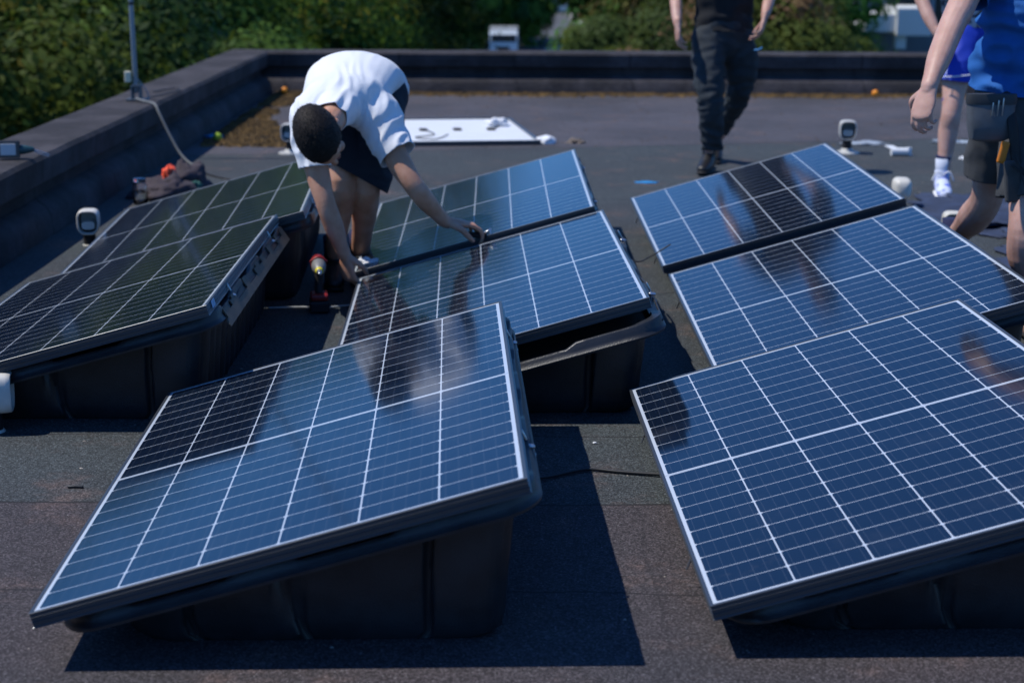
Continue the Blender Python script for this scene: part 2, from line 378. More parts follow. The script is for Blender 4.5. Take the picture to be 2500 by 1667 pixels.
# moss and leaf litter: uncountable little tufts
def litter():
    b = MB(); 
    def tuft(x, y, r, h):
        k = 5; vs = []
        for i in range(k):
            a = 2 * math.pi * i / k + random.random(); vs.append((x + r * math.cos(a) * random.uniform(.6, 1.2), y + r * math.sin(a) * random.uniform(.6, 1.2), .001))
        vs.append((x + random.uniform(-r, r) * .4, y + random.uniform(-r, r) * .4, h)); b.add(vs, [(i, (i + 1) % k, k) for i in range(k)])
    for i in range(9000):
        x = random.uniform(-2.2, 9); w = .20 + .16 * noise.noise(Vector((x * 1.2, 0, 3))) + .08 * noise.noise(Vector((x * 5, 0, 8)))
        y = 16.30 - abs(random.gauss(0, 1)) * w * .55
        if noise.noise(Vector((x * .9, 2, 1))) < -.45 and random.random() < .7: continue
        tuft(x, y, random.uniform(.006, .028), random.uniform(.006, .03))
    for i in range(11000):
        y = random.uniform(12.0, 16.3); w = .24 + .12 * noise.noise(Vector((0, y * 1.1, 3))) + .10 * noise.noise(Vector((0, y * 4, 8)))
        if noise.noise(Vector((random.uniform(-.1,.1), y * 2.2, 7))) < -.35: continue
        if y < 13.8: w += .85 * (1 - (y - 12.0) / 1.8) * (.8 + .4 * noise.noise(Vector((2, y * 3, 1))))
        x = -2.24 + random.random() ** .8 * w
        tuft(x, y, random.uniform(.006, .028), random.uniform(.006, .03))
    for i in range(500):
        x = random.uniform(-2.0, 5); y = random.uniform(12, 16.2); tuft(x, y, random.uniform(.003, .010), random.uniform(.003, .01))
    o = b.build('moss', M['moss'], smooth=False); tag(o, kind='stuff')
litter()
def grit():
    b = MB()
    for i in range(420):
        x = random.uniform(-2.2, 4.5); y = random.uniform(2.9, 13); r = random.uniform(.002, .006)
        a = random.random() * 6; vs = [(x + r * math.cos(a + k * 1.7) * random.uniform(.6, 1.6), y + r * math.sin(a + k * 1.7), .0008) for k in range(4)]
        vs.append((x, y, r * .7)); b.add(vs, [(0, 1, 4), (1, 2, 4), (2, 3, 4), (3, 0, 4)])
    o = b.build('grit', mat('grit', (.30, .27, .24), .9, var=.5, scale=3)); tag(o, kind='stuff')
grit()

# ================================================================ SOLAR PANELS
PAN = [
 (-.9670, 3.1875, 2.13, 15.54, .014, -.41), (-.5772, 5.0701, 1.74, 15.83, -.016, -.14), (-.6634, 6.89, .68, 15.77, -.011, .70),
 (-1.9012, 4.8805, .93, 15.50, .002, -.32), (-1.8278, 6.6273, 2.91, 15.55, .002, .50), (.4078, 3.267, 1.63, 15.79, .005, -.27),
 (.6453, 5.0845, .28, 16.26, -.007, .23), (.6209, 6.9519, .53, 16.18, .011, .74)]
PL = ['front solar panel of the middle row, bright smudge reflected near its top edge',
      'second solar panel of the middle row, reflecting the bent man\'s brown arms',
      'farthest solar panel of the middle row, the one his left hand rests on',
      'nearer green-reflecting solar panel on the left, silver sticker on its frame',
      'farther green-reflecting solar panel on the left, behind the bent man\'s head',
      'large dark blue solar panel at the front right, nearest the camera on that side',
      'middle solar panel of the right row, beside the man in the blue tee',
      'farthest solar panel of the right row, reflecting black trousers']
TL_ = ['black plastic tub mount under the front panel of the middle row', 'black tub mount under the second middle-row panel, notched lip in sun',
       'black tub mount under the farthest middle-row panel', 'black tub mount with notched flange tinted for reflected light under the nearer left panel',
       'ribbed black tub mount under the farther left panel, beside the red drill', 'black tub mount under the large front right panel',
       'black tub mount under the middle panel of the right row', 'black tub mount under the farthest panel of the right row']
def pmatrix(x, y, yaw, al, z, g):
    Rz = Matrix.Rotation(R(yaw), 3, 'Z'); Rx = Matrix.Rotation(R(g), 3, 'X'); A = R(al)
    X = Rz @ Rx @ Vector((math.cos(A), 0, math.sin(A))); Yv = Rz @ Rx @ Vector((0, 1, 0)); Z = X.cross(Yv)
    m = Matrix((X, Yv, Z)).transposed().to_4x4(); m.translation = Vector((x, y, z + .11)); return m

def frame_mesh():
    prof = [(.0085, -.0022), (.0085, -.0006), (.0075, 0), (.0009, 0), (0, -.0009), (0, -.0015), (.002, -.0030), (.002, -.0088), (-.0006, -.0100), (-.0006, -.0108), (.002, -.0120), (.002, -.0188), (-.0006, -.0200), (-.0006, -.0208), (.002, -.0220), (.002, -.0300), (-.0004, -.0318), (-.0004, -.034), (.028, -.034), (.028, -.0322), (.0035, -.0322), (.0035, -.0065), (.0085, -.0060)]
    rings = []
    for (cx, cy, sx, sy) in ((0, 0, 1, 1), (PW, 0, -1, 1), (PW, PH, -1, -1), (0, PH, 1, -1)):
        rings.append([(cx + sx * a, cy + sy * a, z) for a, z in prof])
    b = MB(); b.rings(rings, closed=True); return b
def glass_mesh():
    b = MB(); b.box((PW / 2, PH / 2, -.0040), (PW - .0172, PH - .0172, .0040)); return b
def back_mesh():
    b = MB(); b.box((PW / 2, PH / 2, -.0075), (PW - .018, PH - .018, .0015)); return b
panel_meshes = None
for i, P in enumerate(PAN):
    t = thing('solar_panel', PL[i], 'solar panel', group='solar panels on tub mounts', mw=pmatrix(*P))
    if panel_meshes is None:
        f = frame_mesh().build('frame', M['frame'], t); g = glass_mesh().build('glass', M['glass'], t); k = back_mesh().build('back_sheet', M['white'], t)
        jb = MB(); jb.box((PW / 2, PH / 2, -.019), (.09, .11, .019)); j = jb.build('junction_box', M['dark'], t, bevel=.003)
        panel_meshes = (f, g, k, j)
    else:
        for o in panel_meshes:
            c = o.copy(); COL.objects.link(c); c.parent = t
    if i == 3:
        b = MB(); b.box((PW + .0006, .10, -.0150), (.0012, .055, .022)); b.build('sticker', mat('sticker_silver', (.25, .42, .62), .4), t)['label'] = 'small blue silver sticker on the frame side'

def rrect(x0, x1, y0, y1, r, n=6, step=.05):
    pts = []
    cs = [((x1 - r, y0 + r), -90), ((x1 - r, y1 - r), 0), ((x0 + r, y1 - r), 90), ((x0 + r, y0 + r), 180)]
    for (c, a0) in cs:
        for k in range(n + 1):
            a = R(a0 + 90 * k / n); pts.append((c[0] + r * math.cos(a), c[1] + r * math.sin(a)))
    out = []
    for i in range(len(pts)):
        a, b_ = pts[i], pts[(i + 1) % len(pts)]; L = math.dist(a, b_); k = max(1, int(L / step))
        for j in range(k): out.append((a[0] + (b_[0] - a[0]) * j / k, a[1] + (b_[1] - a[1]) * j / k))
    return out
def tub(i, P):
    x, y, yaw, al, z, g = P; ta = math.tan(R(al)); W_ = PW * math.cos(R(al)); drop = .018 if i == 1 else 0
    t = thing('tub_mount', TL_[i], 'mount', (x + (.02 if i == 1 else 0), y - (.105 if i == 1 else 0), 0), R(yaw), 'black plastic tub mounts')
    zp = lambda a, c: z + .11 + a * ta + math.tan(R(g)) * c
    path = rrect(.060, W_ + .022, .030, PH - .030, .085, step=.03)
    def lug(a, c):                     # height of the rim's upper edge below the panel plane: lugs and dips
        near = c < .08 or c > PH - .08; s = a / W_ if near else c / PH
        if near: lo_ = (.20 < s < .40) or (.52 < s < .74)
        else: lo_ = (.10 < s < .22) or (.34 < s < .46) or (.58 < s < .70) or (.80 < s < .90)
        return (.052 if lo_ else .0365) + drop
    rings = []
    cx, cy = W_ / 2, PH / 2
    n_ = len(path)
    for (a, c) in path:
        u = Vector((a - cx, c - cy)); dn = Vector((u.x / (W_ / 2), u.y / (PH / 2)))
        ox = max(-1, min(1, (abs(dn.x) - .86) / .14)) * (1 if dn.x > 0 else -1) if abs(dn.x) > .86 else 0
        oy = max(-1, min(1, (abs(dn.y) - .90) / .10)) * (1 if dn.y > 0 else -1) if abs(dn.y) > .90 else 0
        o2 = Vector((ox, oy)); o2 = o2.normalized() if o2.length > 0 else dn.normalized()
        zt = zp(a, c); tp = lug(a, c)
        pr = [(-.030, tp + .004), (-.004, tp), (.0, tp + .004), (.002, .060 + drop), (.008, .069 + drop), (.014, .074 + drop), (.013, .081 + drop), (.003, .081 + drop), (-.006, .072 + drop), (-.012, tp + .010), (-.032, tp + .012)]
        pr = [(e, h) for e, h in pr]
        rings.append([(a + o2.x * e, c + o2.y * e, max(zt - h, .003 + .002 * kk)) for kk, (e, h) in enumerate(pr)])
    b = MB(); b.rings(rings, closed=True); b.build('rim', M['plastic'], t, auto=50)
    # body walls from the rim down to the roof, corrugated
    def body_ring(inset, zfun, groove):
        pts = rrect(.13 + inset * 1.6, W_ - .015 - inset, .10 + inset, PH - .10 - inset, .06, step=.006); out = []
        for (a, c) in pts:
            near = abs(c - (.10 + inset)) < .02 or abs(c - (PH - .10 - inset)) < .02; k = 0
            if near:
                sh = .10 * (.5 - min(1, max(0, zfun(a, c) / .25)))
                for gi, gx in enumerate((.30, .50 + sh, .80)):
                    if abs(a - gx) < .010: k = groove * 1.8
                if .50 + sh < a < .80: k = max(k, groove * .6)
            else:
                k = groove * 2.6 * min(1, max(0, 4 * abs((c * 8.5) % 1 - .5) - .5))
            dx = -k if a > W_ / 2 else k
            out.append((a + (0 if near else dx), c + ((k if c < PH / 2 else -k) if near else 0), zfun(a, c)))
        return out
    tz = lambda a, c: max(zp(a, c) - .075 - drop, .012)
    rs = [body_ring(0, tz, .0), body_ring(.003, lambda a, c: max(tz(a, c) - .02, .010), .010), body_ring(.012, lambda a, c: max(tz(a, c) * .6, .03 * min(1, tz(a, c) / .08)), .011), body_ring(.022, lambda a, c: min(.05, tz(a, c) * .4), .012), body_ring(.028, lambda a, c: min(.02, tz(a, c) * .2), .010), body_ring(.045, lambda a, c: .002, .0)]
    k = min(len(r_) for r_ in rs); 
    def res(r_, k):
        A = np.array(r_ + [r_[0]]); s = np.r_[0, np.cumsum(np.linalg.norm(np.diff(A[:, :2], axis=0), axis=1))]; q_ = np.linspace(0, s[-1], k, endpoint=False)
        return list(zip(*[np.interp(q_, s, A[:, d]) for d in range(3)]))
    rs = [res(r_, 1100) for r_ in rs]
    b = MB(); b.rings(rs); b.build('tub', M['plastic'], t, auto=40)
    # sloping flange between rim and body
    pa = rrect(.068, W_ + .016, .036, PH - .036, .08, step=.05); A1 = res([(a, c, max(zp(a, c) - .060 - drop, .006)) for a, c in pa], 200)
    pb = rrect(.13, W_ - .015, .10, PH - .10, .09, step=.05); A2 = res([(a, c, max(zp(a, c) - .070 - drop, .004)) for a, c in pb], 200)
    A3 = [(p[0], p[1], p[2] - .004) for p in A2]; A4 = [(p[0], p[1], p[2] - .004) for p in A1]
    b = MB(); b.rings([A1, A2, A3, A4], closed=True); b.build('flange', M['plastic'], t, auto=40)
    # steel clamps on the two long sides
    for (a, sg) in ((.035, -1), (W_, 1)):
        for c in (PH * .22, PH * .80):
            cb = MB(); zz = zp(a, c); e = .014 * sg
            cb.tube([(a + e * .3, c, zz - .012), (a + e * 1.1, c, zz - .035), (a + sg * .024, c + .006, zz - .060), (a + sg * .030, c + .008, zz - .078)], [.003] * 4, 6)
            if sg > 0: cb.box((a + sg * .032, c + .008, zz - .074), (.010, .022, .010)); cb.tube([(a + sg * .016, c - .01, zz - .045), (a + sg * .028, c - .01, zz - .046)], [.006, .006], 8)
            cb.build('clamp', M['steel'], t, auto=40)
    # wiring sagging along the high side
    b = MB(); pts = [(W_ + .018 + .012 * math.sin(s * 9), PH * s, zp(W_, PH * s) - .062 - .012 * math.sin(s * 14)) for s in np.linspace(.06, .9, 14)]
    b.tube(pts, [.004] * 14, 6, n=40); b.build('cable', M['cable'], t, smooth=True)
    return t, zp, W_
for i, P in enumerate(PAN):
    t, zp, W_ = tub(i, P)
    if i == 3:     # dusty flange, reflected light painted into its tan, castellated upper edge on the exposed high side
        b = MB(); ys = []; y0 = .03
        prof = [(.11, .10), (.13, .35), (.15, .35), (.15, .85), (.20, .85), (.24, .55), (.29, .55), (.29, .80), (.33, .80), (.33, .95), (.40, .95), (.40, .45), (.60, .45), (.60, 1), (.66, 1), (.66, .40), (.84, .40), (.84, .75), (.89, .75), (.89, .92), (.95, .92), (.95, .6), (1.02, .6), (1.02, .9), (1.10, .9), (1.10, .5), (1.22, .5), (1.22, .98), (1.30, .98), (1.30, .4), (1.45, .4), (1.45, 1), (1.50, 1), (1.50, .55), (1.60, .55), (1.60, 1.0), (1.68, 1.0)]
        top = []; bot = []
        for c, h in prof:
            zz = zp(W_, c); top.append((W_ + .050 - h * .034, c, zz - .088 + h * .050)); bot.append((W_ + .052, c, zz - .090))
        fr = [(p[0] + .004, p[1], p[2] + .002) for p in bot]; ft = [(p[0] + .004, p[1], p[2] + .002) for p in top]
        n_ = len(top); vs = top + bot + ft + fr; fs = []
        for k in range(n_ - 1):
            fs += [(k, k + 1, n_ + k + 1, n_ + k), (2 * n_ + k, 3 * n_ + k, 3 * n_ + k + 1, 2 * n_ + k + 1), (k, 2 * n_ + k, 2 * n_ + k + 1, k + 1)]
        b.add(vs, fs); b.build('notched_flange', M['lit_flange'], t)['label'] = 'dusty flange with square notches along its top edge, reflected light in its tan'

# cable lying between the two front panels
def cablething(name, label, pts, r, m, cat='cable', n=60):
    b = MB(); b.tube(pts, [r] * len(pts), 8, n=n); o = b.build(name, m, smooth=True); return tag(o, label, cat)
cablething('cable', 'thin black cable lying on the roof between the two front panels', [(.02, 4.42, .012), (.10, 4.455, .008), (.16, 4.50, .007), (.218, 4.53, .007), (.30, 4.51, .006), (.38, 4.49, .007), (.46, 4.47, .01), (.52, 4.46, .02)], .0048, M['cable'])
cablething('cable', 'pale thin cord on the roof beside the red drill', [(-.97, 6.64, .004), (-.85, 6.66, .004), (-.76, 6.65, .004), (-.66, 6.695, .004), (-.60, 6.70, .004)], .003, mat('cord_pale', (.5, .52, .52), .7))
cablething('cable', 'short dark cable hanging between two tub mounts in the gap before the right row', [(.46, 6.98, .16), (.52, 6.95, .14), (.58, 7.0, .155), (.66, 7.02, .20)], .003, M['cable'], n=30)

# ================================================================ ROOF VENTS
def vent(loc, rz, label, m, s=1.0, open_=True):
    t = thing('roof_vent', label, 'roof vent', loc, rz, 'small swan-neck roof vents'); t.scale = (s, s, s)
    # hood: rounded box, mouth towards -y (local)
    rings = []; prof = [(.012, .040), (-.004, .060), (-.010, .066), (-.008, .068), (.03, .068), (.055, .062), (.075, .048), (.085, .025)]
    def sq(r_, y, zc=.155, zs=1.05):
        out = []
        for k in range(28):
            a = 2 * math.pi * k / 28; c, s_ = math.cos(a), math.sin(a); e = .55
            wx = .92 - .16 * max(0, -s_)
            out.append((r_ * wx * math.copysign(abs(c) ** e, c), y, zc + r_ * zs * math.copysign(abs(s_) ** e, s_)))
        return out
    outer = [sq(.050, .05, zs=1.0), sq(.052, -.040), sq(.053, -.046), sq(.0565, -.047), sq(.060, -.044), sq(.062, -.03), sq(.0625, .03), sq(.060, .06), sq(.052, .082), sq(.035, .095), sq(.012, .10)]
    b = MB(); b.rings(outer); b.build('hood', m, t, auto=60)
    b = MB(); b.rings([sq(.0485, .046), sq(.0495, -.005), sq(.0480, -.005), sq(.0470, .044)], closed=True); b.build('throat', M['dark'], t)
    b = MB(); b.lathe([(.030, .0), (.032, .06), (.030, .108)], (0, .02, 0), 18); b.build('neck', M['dark'], t, auto=40)
    b = MB(); b.lathe([(.085, .001), (.083, .010), (.045, .018), (.034, .035)], (0, .02, 0), 24); b.build('base_flange', m, t, auto=40)
    b = MB(); b.rings([sq(.036, -.030, .138, .55), sq(.040, .0, .138, .62), sq(.040, .03, .138, .62)]); b.build('spout', m, t, auto=60)
    return t
vent((-2.03, 8.05, -.028), R(8), 'cream roof vent beside the left row, its open mouth facing the camera', M['vent'], .92)
vent((-1.527, 11.62, 0), R(-4), 'white roof vent by the moss, partly behind the bent man\'s head', M['vent_old'], .95)
vent((2.315, 11.78, 0), R(-6), 'white roof vent standing alone beyond the right row, mouth to the camera', M['vent_old'], 1.05)
vent((2.115, 9.20, 0), R(176), 'white roof vent seen from behind, at the far right corner of the last panel', M['vent'], .86)
vent((2.09, 7.98, 0), R(-6), 'cream roof vent with open mouth between the right row and the blue-tee man', M['vent'], .88)
vent((-1.535, 4.90, -.026), R(100), 'white roof vent cut by the left edge of the photo, below the left panels', M['vent'], .95)

# ================================================================ SMALL THINGS
# mast on the left parapet
t = thing('mast', 'thin grey metal mast standing on the left parapet', 'mast', (-2.50, 11.35, .386))
b = MB(); b.tube([(0, 0, .06), (-.012, 0, 1.0), (-.03, 0, 2.4)], [.0165, .016, .015], 12); b.build('pole', M['pole'], t, smooth=True)
b = MB(); b.lathe([(.019, .62), (.019, .64)], (-.006, 0, 0), 12); b.build('collar', M['tail'], t)
b = MB(); b.box((-.022, 0, .05), (.012, .07, .10)); b.box((.03, 0, .045), (.012, .07, .09)); b.box((.004, 0, .096), (.055, .072, .012)); b.box((.005, 0, .006), (.13, .11, .01)); b.build('bracket', mat('bracket_steel', (.12, .14, .16), .5, .6), t, bevel=.002)
b = MB(); b.tube([(.05, 0, .008), (.085, .0, .006), (.06, .02, .07), (.012, 0, .14)], [.004] * 4, 6, n=12); b.build('stay', M['pole'], t, smooth=True)
b = MB(); b.box((-.047, -.01, .155), (.042, .035, .072)); b.build('junction_box', M['cream'], t, bevel=.006)
cablething('cable', 'grey cable drooping from the mast over the left parapet to the roof', [(-2.49, 11.3, .40), (-2.42, 11.2, .395), (-2.33, 11.1, .385), (-2.29, 11.05, .33), (-2.22, 11.0, .20), (-2.15, 10.95, .09), (-2.08, 10.9, .03), (-2.02, 10.86, .01)], .0085, M['cable_grey'])
cablething('cable', 'thin dark cable lying across the grey felt behind the far left panel', [(-2.02, 10.80, .006), (-1.9, 10.55, .006), (-1.7, 10.3, .006), (-1.4, 10.2, .006), (-1.2, 10.18, .006)], .006, M['cable'])
cablething('cable', 'loose black wire looped on the coping beside the mast', [(-2.46, 11.4, .394), (-2.38, 11.75, .394), (-2.36, 12.1, .394), (-2.42, 12.2, .394), (-2.50, 11.9, .394)], .004, M['cable'])

# flood light on the left parapet
t = thing('floodlight', 'small black floodlight lying on the left parapet', 'floodlight', (-2.45, 8.25, .387), R(12))
b = MB(); b.rings([[(x * .055 * k, -.02 + yy, .050 + z_ * .042 * k) for x, z_ in ((-1, -1), (1, -1), (1, 1), (-1, 1))] for k, yy in ((1, 0), (1, .015), (.9, .05), (.7, .075))]); b.build('housing', M['dark'], t, bevel=.005)
b = MB(); b.box((0, -.0225, .050), (.105, .005, .080)); b.build('bezel', M['frame'], t, bevel=.002)
b = MB(); b.box((0, -.0265, .050), (.072, .004, .056)); b.build('lens', M['lamp'], t, bevel=.002)
b = MB(); b.tube([(.06, 0, .045), (.085, .0, .045), (.11, .0, .045)], [.024, .020, .014], 12); b.build('motor_cap', mat('teal_plastic', (.015, .06, .07), .4), t, smooth=True)
b = MB(); b.tube([(.11, 0, .045), (.15, .0, .035), (.19, -.01, .02)], [.004, .003, .003], 6); b.tube([(.11, 0, .04), (.15, .01, .02), (.185, .02, .008)], [.003] * 3, 6); b.build('lead', M['steel'], t, smooth=True)

# balls
def ball(loc, r, m, label):
    b = MB(); n_ = 14; b.lathe([(r * math.sin(math.pi * k / n_) + 1e-5, -r * math.cos(math.pi * k / n_)) for k in range(n_ + 1)], (0, 0, r), 24)
    # seam groove ring
    o = b.build('ball', m, smooth=True); o.location = loc; return tag(o, label, 'ball')
ball((3.42, 16.18, .0), .033, M['orange_ball'], 'small orange ball on the far right of the roof by the moss')
ball((-2.13, 15.95, .018), .034, M['orange_ball'], 'small orange ball in the far left corner of the roof')
ball((-2.135, 12.30, .0), .034, M['tennis'], 'green tennis ball beside the blue plastic scrap')
def crumple(name, m, loc, dims, label, cat, seed=0, amp=.5, rz=0, sub=20):
    """a folded heap: upper half of a lumpy superellipsoid"""
    b = MB(); ns = sub; rings = []
    for i in range(ns + 1):
        ph = math.pi / 2 * i / ns; ring = []
        for k in range(ns * 2):
            th = math.pi * k / ns; d = Vector((math.cos(th) * math.cos(ph), math.sin(th) * math.cos(ph), math.sin(ph)))
            q_ = 1 + amp * (noise.noise(d * 1.8 + Vector((seed, 0, 0))) + .5 * abs(noise.noise(d * 4.5 + Vector((0, seed, 0)))) + .2 * noise.noise(d * 11))
            ring.append((d.x * dims[0] * q_, d.y * dims[1] * q_, max(0, d.z * dims[2] * q_) + .002))
        rings.append(ring)
    b.rings(rings); o = b.build(name, m, smooth=True); o.location = loc; o.rotation_euler = (0, 0, rz)
    if label: tag(o, label, cat)
    return o
crumple('plastic_scrap', M['bluepl'], (-2.21, 12.55, 0), (.075, .05, .022), 'bright blue plastic scrap in the shade of the left parapet', 'litter', 3, .6)
crumple('plastic_scrap', M['bluepl'], (.815, 10.3, 0), (.06, .05, .003), 'flat blue plastic strip lying on the grey felt beyond the gap', 'litter', 4, .5)
crumple('debris', mat('rust_debris', (.16, .13, .11), .9, var=.5, scale=60), (.46, 12.35, 0), (.05, .06, .022), 'small pale rusty debris pile on the far roof seam', 'debris', 5, .9)
crumple('paper_scrap', M['white'], (3.06, 11.5, 0), (.04, .03, .018), 'tiny white scrap between the white shoe and the grey shorts', 'litter', 6, .4)
crumple('white_cloth', M['tee'], (-.60, 7.02, .115), (.045, .03, .018), 'small crumpled white cloth on the left edge of the far middle panel', 'cloth', 9, .9, R(20))
crumple('paper_scrap', M['white'], (.245, 4.80, 0), (.006, .005, .003), 'tiny white crumb on the sunlit felt between the front panels', 'litter', 2, .3)
b = MB(); b.tube([(0, 0, .004), (.018, .002, .005), (.036, 0, .004)], [.004] * 3, 8); o = b.build('felt_scrap', M['cable'], smooth=True); o.location = (-1.19, 4.36, 0); tag(o, 'short dark scrap of cable lying on the felt left of the front panel', 'litter')

# jacket heap, bottle
t = thing('jacket_heap', 'heap of dark clothing with a coral patch behind the far left panel', 'jacket', (-1.98, 9.62, 0))
crumple('fabric', M['jacket'], (0, .0, 0), (.17, .19, .11), None, None, 11, .45).parent = t
crumple('hood', M['jacket'], (.07, .35, .0), (.12, .16, .13), None, None, 12, .45).parent = t
crumple('coral_patch', M['coral'], (.02, .05, .10), (.040, .09, .065), None, None, 13, .4).parent = t
crumple('strap', mat('green_strap', (.01, .08, .07), .8), (.15, .12, .02), (.04, .05, .05), None, None, 14, .5).parent = t
t = thing('bottle', 'clear glass jar glinting beside the dark clothing heap', 'jar', (-2.06, 9.34, 0))
b = MB(); b.lathe([(.034, .002), (.040, .008), (.041, .05), (.041, .095), (.036, .112), (.033, .118), (.033, .128), (.030, .128), (.030, .118), (.038, .095), (.038, .01), (.001, .008)], (0, 0, 0), 28); b.build('body', M['clear'], t, smooth=True)
b = MB(); b.lathe([(.001, .129), (.034, .129), (.035, .133), (.035, .144), (.030, .147), (.001, .147)], (0, 0, 0), 24); b.build('lid', M['clear'], t, auto=40)

# upturned panel with white back sheet
t = thing('solar_panel', 'spare solar panel lying face down, white back sheet up, behind the bent man', 'solar panel', (-.82, 12.057, .0), R(8.0))
Wd, Dp = 1.03, 1.62
b = MB(); b.box((Wd / 2, .012, .018), (Wd, .024, .034)); b.box((Wd / 2, Dp - .012, .018), (Wd, .024, .034)); b.box((.012, Dp / 2, .018), (.024, Dp - .05, .034)); b.box((Wd - .012, Dp / 2, .018), (.024, Dp - .05, .034)); b.build('frame', M['frame'], t, bevel=.001)
b = MB(); b.box((Wd / 2, Dp / 2, .018), (Wd - .05, Dp - .05, .012)); b.build('back_sheet', M['white'], t)
for q_ in (.25, .5, .75):
    b = MB(); b.box((Wd * q_, Dp * .5, .031), (.06, .09, .014)); b.build('junction_box', M['dark'], t, bevel=.003)
b = MB(); b.tube([(Wd * .25, Dp * .5, .035), (Wd * .3, Dp * .3, .03), (Wd * .15, Dp * .2, .03), (Wd * .28, Dp * .12, .03), (Wd * .4, Dp * .3, .03)], [.004] * 5, 6, n=30); b.build('lead', M['cable'], t, smooth=True); b = MB(); b.tube([(Wd * .75, Dp * .5, .035), (Wd * .82, Dp * .6, .03), (Wd * .9, Dp * .85, .05), (Wd * .97, Dp * .9, .02)], [.004] * 4, 6, n=30); b.build('lead', M['cable'], t, smooth=True)
crumple('plastic_bag', M['tee'], (-.13, 13.25, .040), (.07, .08, .035), 'crumpled white bag on the far right end of the upturned panel', 'bag', 21, .8)
crumple('plastic_bag', M['tee'], (.235, 12.30, 0), (.072, .07, .052), 'round white bag lying at the near corner of the upturned panel', 'bag', 22, .25)

# folded paper packets right
t = thing('carton', 'small folded white carton lying on the roof near the white shoe', 'carton', (2.60, 11.68, 0), R(2))
b = MB(); b.tube([(.0, .0, .028), (.115, .0, .028)], [.028, .028], 16, cap=False); b.build('tube', M['white'], t, auto=40)
b = MB(); b.box((.122, .28, .004), (.06, .56, .004)); b.box((.127, .015, .03), (.03, .03, .05)); b.build('flap', M['white'], t)
o = crumple('plastic_wrap', mat('clear_wrap', (.35, .40, .46), .3, var=.3, scale=40), (2.58, 12.35, 0), (.13, .06, .014), 'greyish clear wrap lying beside the folded white carton', 'litter', 31, .8)
o = crumple('plastic_wrap', mat('clear_wrap_pale', (.40, .46, .52), .3, var=.3, scale=40), (3.22, 12.5, 0), (.14, .05, .012), 'pale plastic strip on the roof just left of the grey tool pouch', 'litter', 32, .8)
o = crumple('tarpaulin', M['tarp'], (2.72, 9.05, .0), (.42, .70, .045), 'dark navy sheet crumpled on the roof by the blue-tee man\'s feet', 'sheet', 33, .7, sub=40)
o = crumple('tarpaulin', M['tarp'], (2.66, 7.60, .0), (.36, .75, .06), 'navy fabric bundle on the roof under the bare leg nearest the right row', 'sheet', 34, .7, sub=40)

# cordless drill standing on its battery
t = thing('cordless_drill', 'red and black cordless drill standing on its battery in the gap', 'drill', (-.765, 6.60, 0), R(8))
b = MB(); b.box((0, 0, .026), (.078, .115, .046)); b.build('battery', M['dark'], t, bevel=.008)
b = MB(); b.box((0, .0, .062), (.070, .100, .026)); b.build('foot', M['red'], t, bevel=.008)
b = MB(); b.tube([(0, .012, .07), (0, .018, .11), (0, .022, .155)], [(.022, .016), (.019, .0155), (.021, .017)], 14, ref=(0, 1, 0), n=12); b.build('handle', M['dark'], t, smooth=True)
b = MB(); b.tube([(0, .075, .19), (0, .04, .19), (0, -.02, .19)], [.026, .031, .030], 18); b.build('body', M['red'], t, smooth=True)
b = MB(); b.tube([(0, -.02, .19), (0, -.065, .185), (0, -.085, .183)], [.029, .027, .020], 18); b.build('gear_case', mat('grey_metal', (.22, .22, .22), .5, .3), t, smooth=True)
b = MB(); b.tube([(0, -.086, .183), (0, -.10, .181)], [.0175, .0165], 14); b.build('ring', M['yellow'], t, smooth=True)
b = MB(); b.tube([(0, -.10, .181), (0, -.125, .179), (0, -.14, .178)], [.012, .011, .006], 12); b.build('chuck', M['steel'], t, smooth=True)
b = MB(); b.tube([(.03, -.02, .205), (0, -.022, .222), (-.03, -.02, .205)], [.005] * 3, 8, n=10); b.build('red_top', M['red'], t, smooth=True)

# ================================================================ PEOPLE
def hand(b, wr, d, pn, size=1.0, curl=(.5, .9, .8), spread=.12, thumb=1, thumb_close=.6):
    """wr wrist point, d direction of the hand, pn palm normal (side the fingers curl to), thumb = +1/-1 side"""
    wr = Vector(wr); d = Vector(d).normalized(); pn = Vector(pn); pn = (pn - d * pn.dot(d)).normalized(); sd = d.cross(pn).normalized() * thumb
    s = size
    b.tube([wr - d * .02, wr + d * .02 * s, wr + d * .055 * s, wr + d * .088 * s], [(.019 * s, .026 * s), (.018 * s, .033 * s), (.016 * s, .041 * s), (.012 * s, .040 * s)], 16, ref=pn, n=12)
    L = [(.040, .026, .021), (.046, .030, .023), (.042, .028, .022), (.032, .020, .019)]; off = [.030, .0102, -.0098, -.0295]; rr = [.0088, .0090, .0086, .0076]
    for k in range(4):
        base = wr + d * (.082 - .006 * (k == 3) + .003 * (k == 1)) * s + sd * off[k] * s
        a = 0; p = base; pts = [base - d * .015 * s, p]; fd = (d + sd * (off[k] / .03) * spread).normalized()
        ax = fd.cross(pn).normalized()
        for j in range(3):
            a += curl[j] * (1 + .09 * (k - 1.5)); dd = fd * math.cos(a) + pn * math.sin(a); p = p + dd * L[k][j] * s; pts.append(p)
        b.tube(pts, [rr[k] * s * q_ for q_ in (1, 1.08, .98, .9, .78)], 10, ref=pn, n=16)
    base = wr + d * .018 * s + sd * .024 * s + pn * .006 * s
    t1 = base + (d * .55 + sd * .75 + pn * .25).normalized() * .042 * s
    t2 = t1 + (d * .85 + sd * (.5 - thumb_close * .5) + pn * (.2 + thumb_close * .6)).normalized() * .034 * s
    t3 = t2 + (d * .9 - sd * .2 * thumb_close + pn * (.2 + .5 * thumb_close)).normalized() * .026 * s
    b.tube([base, t1, t2, t3], [.015 * s, .0125 * s, .0105 * s, .0085 * s], 12, ref=pn, n=14)

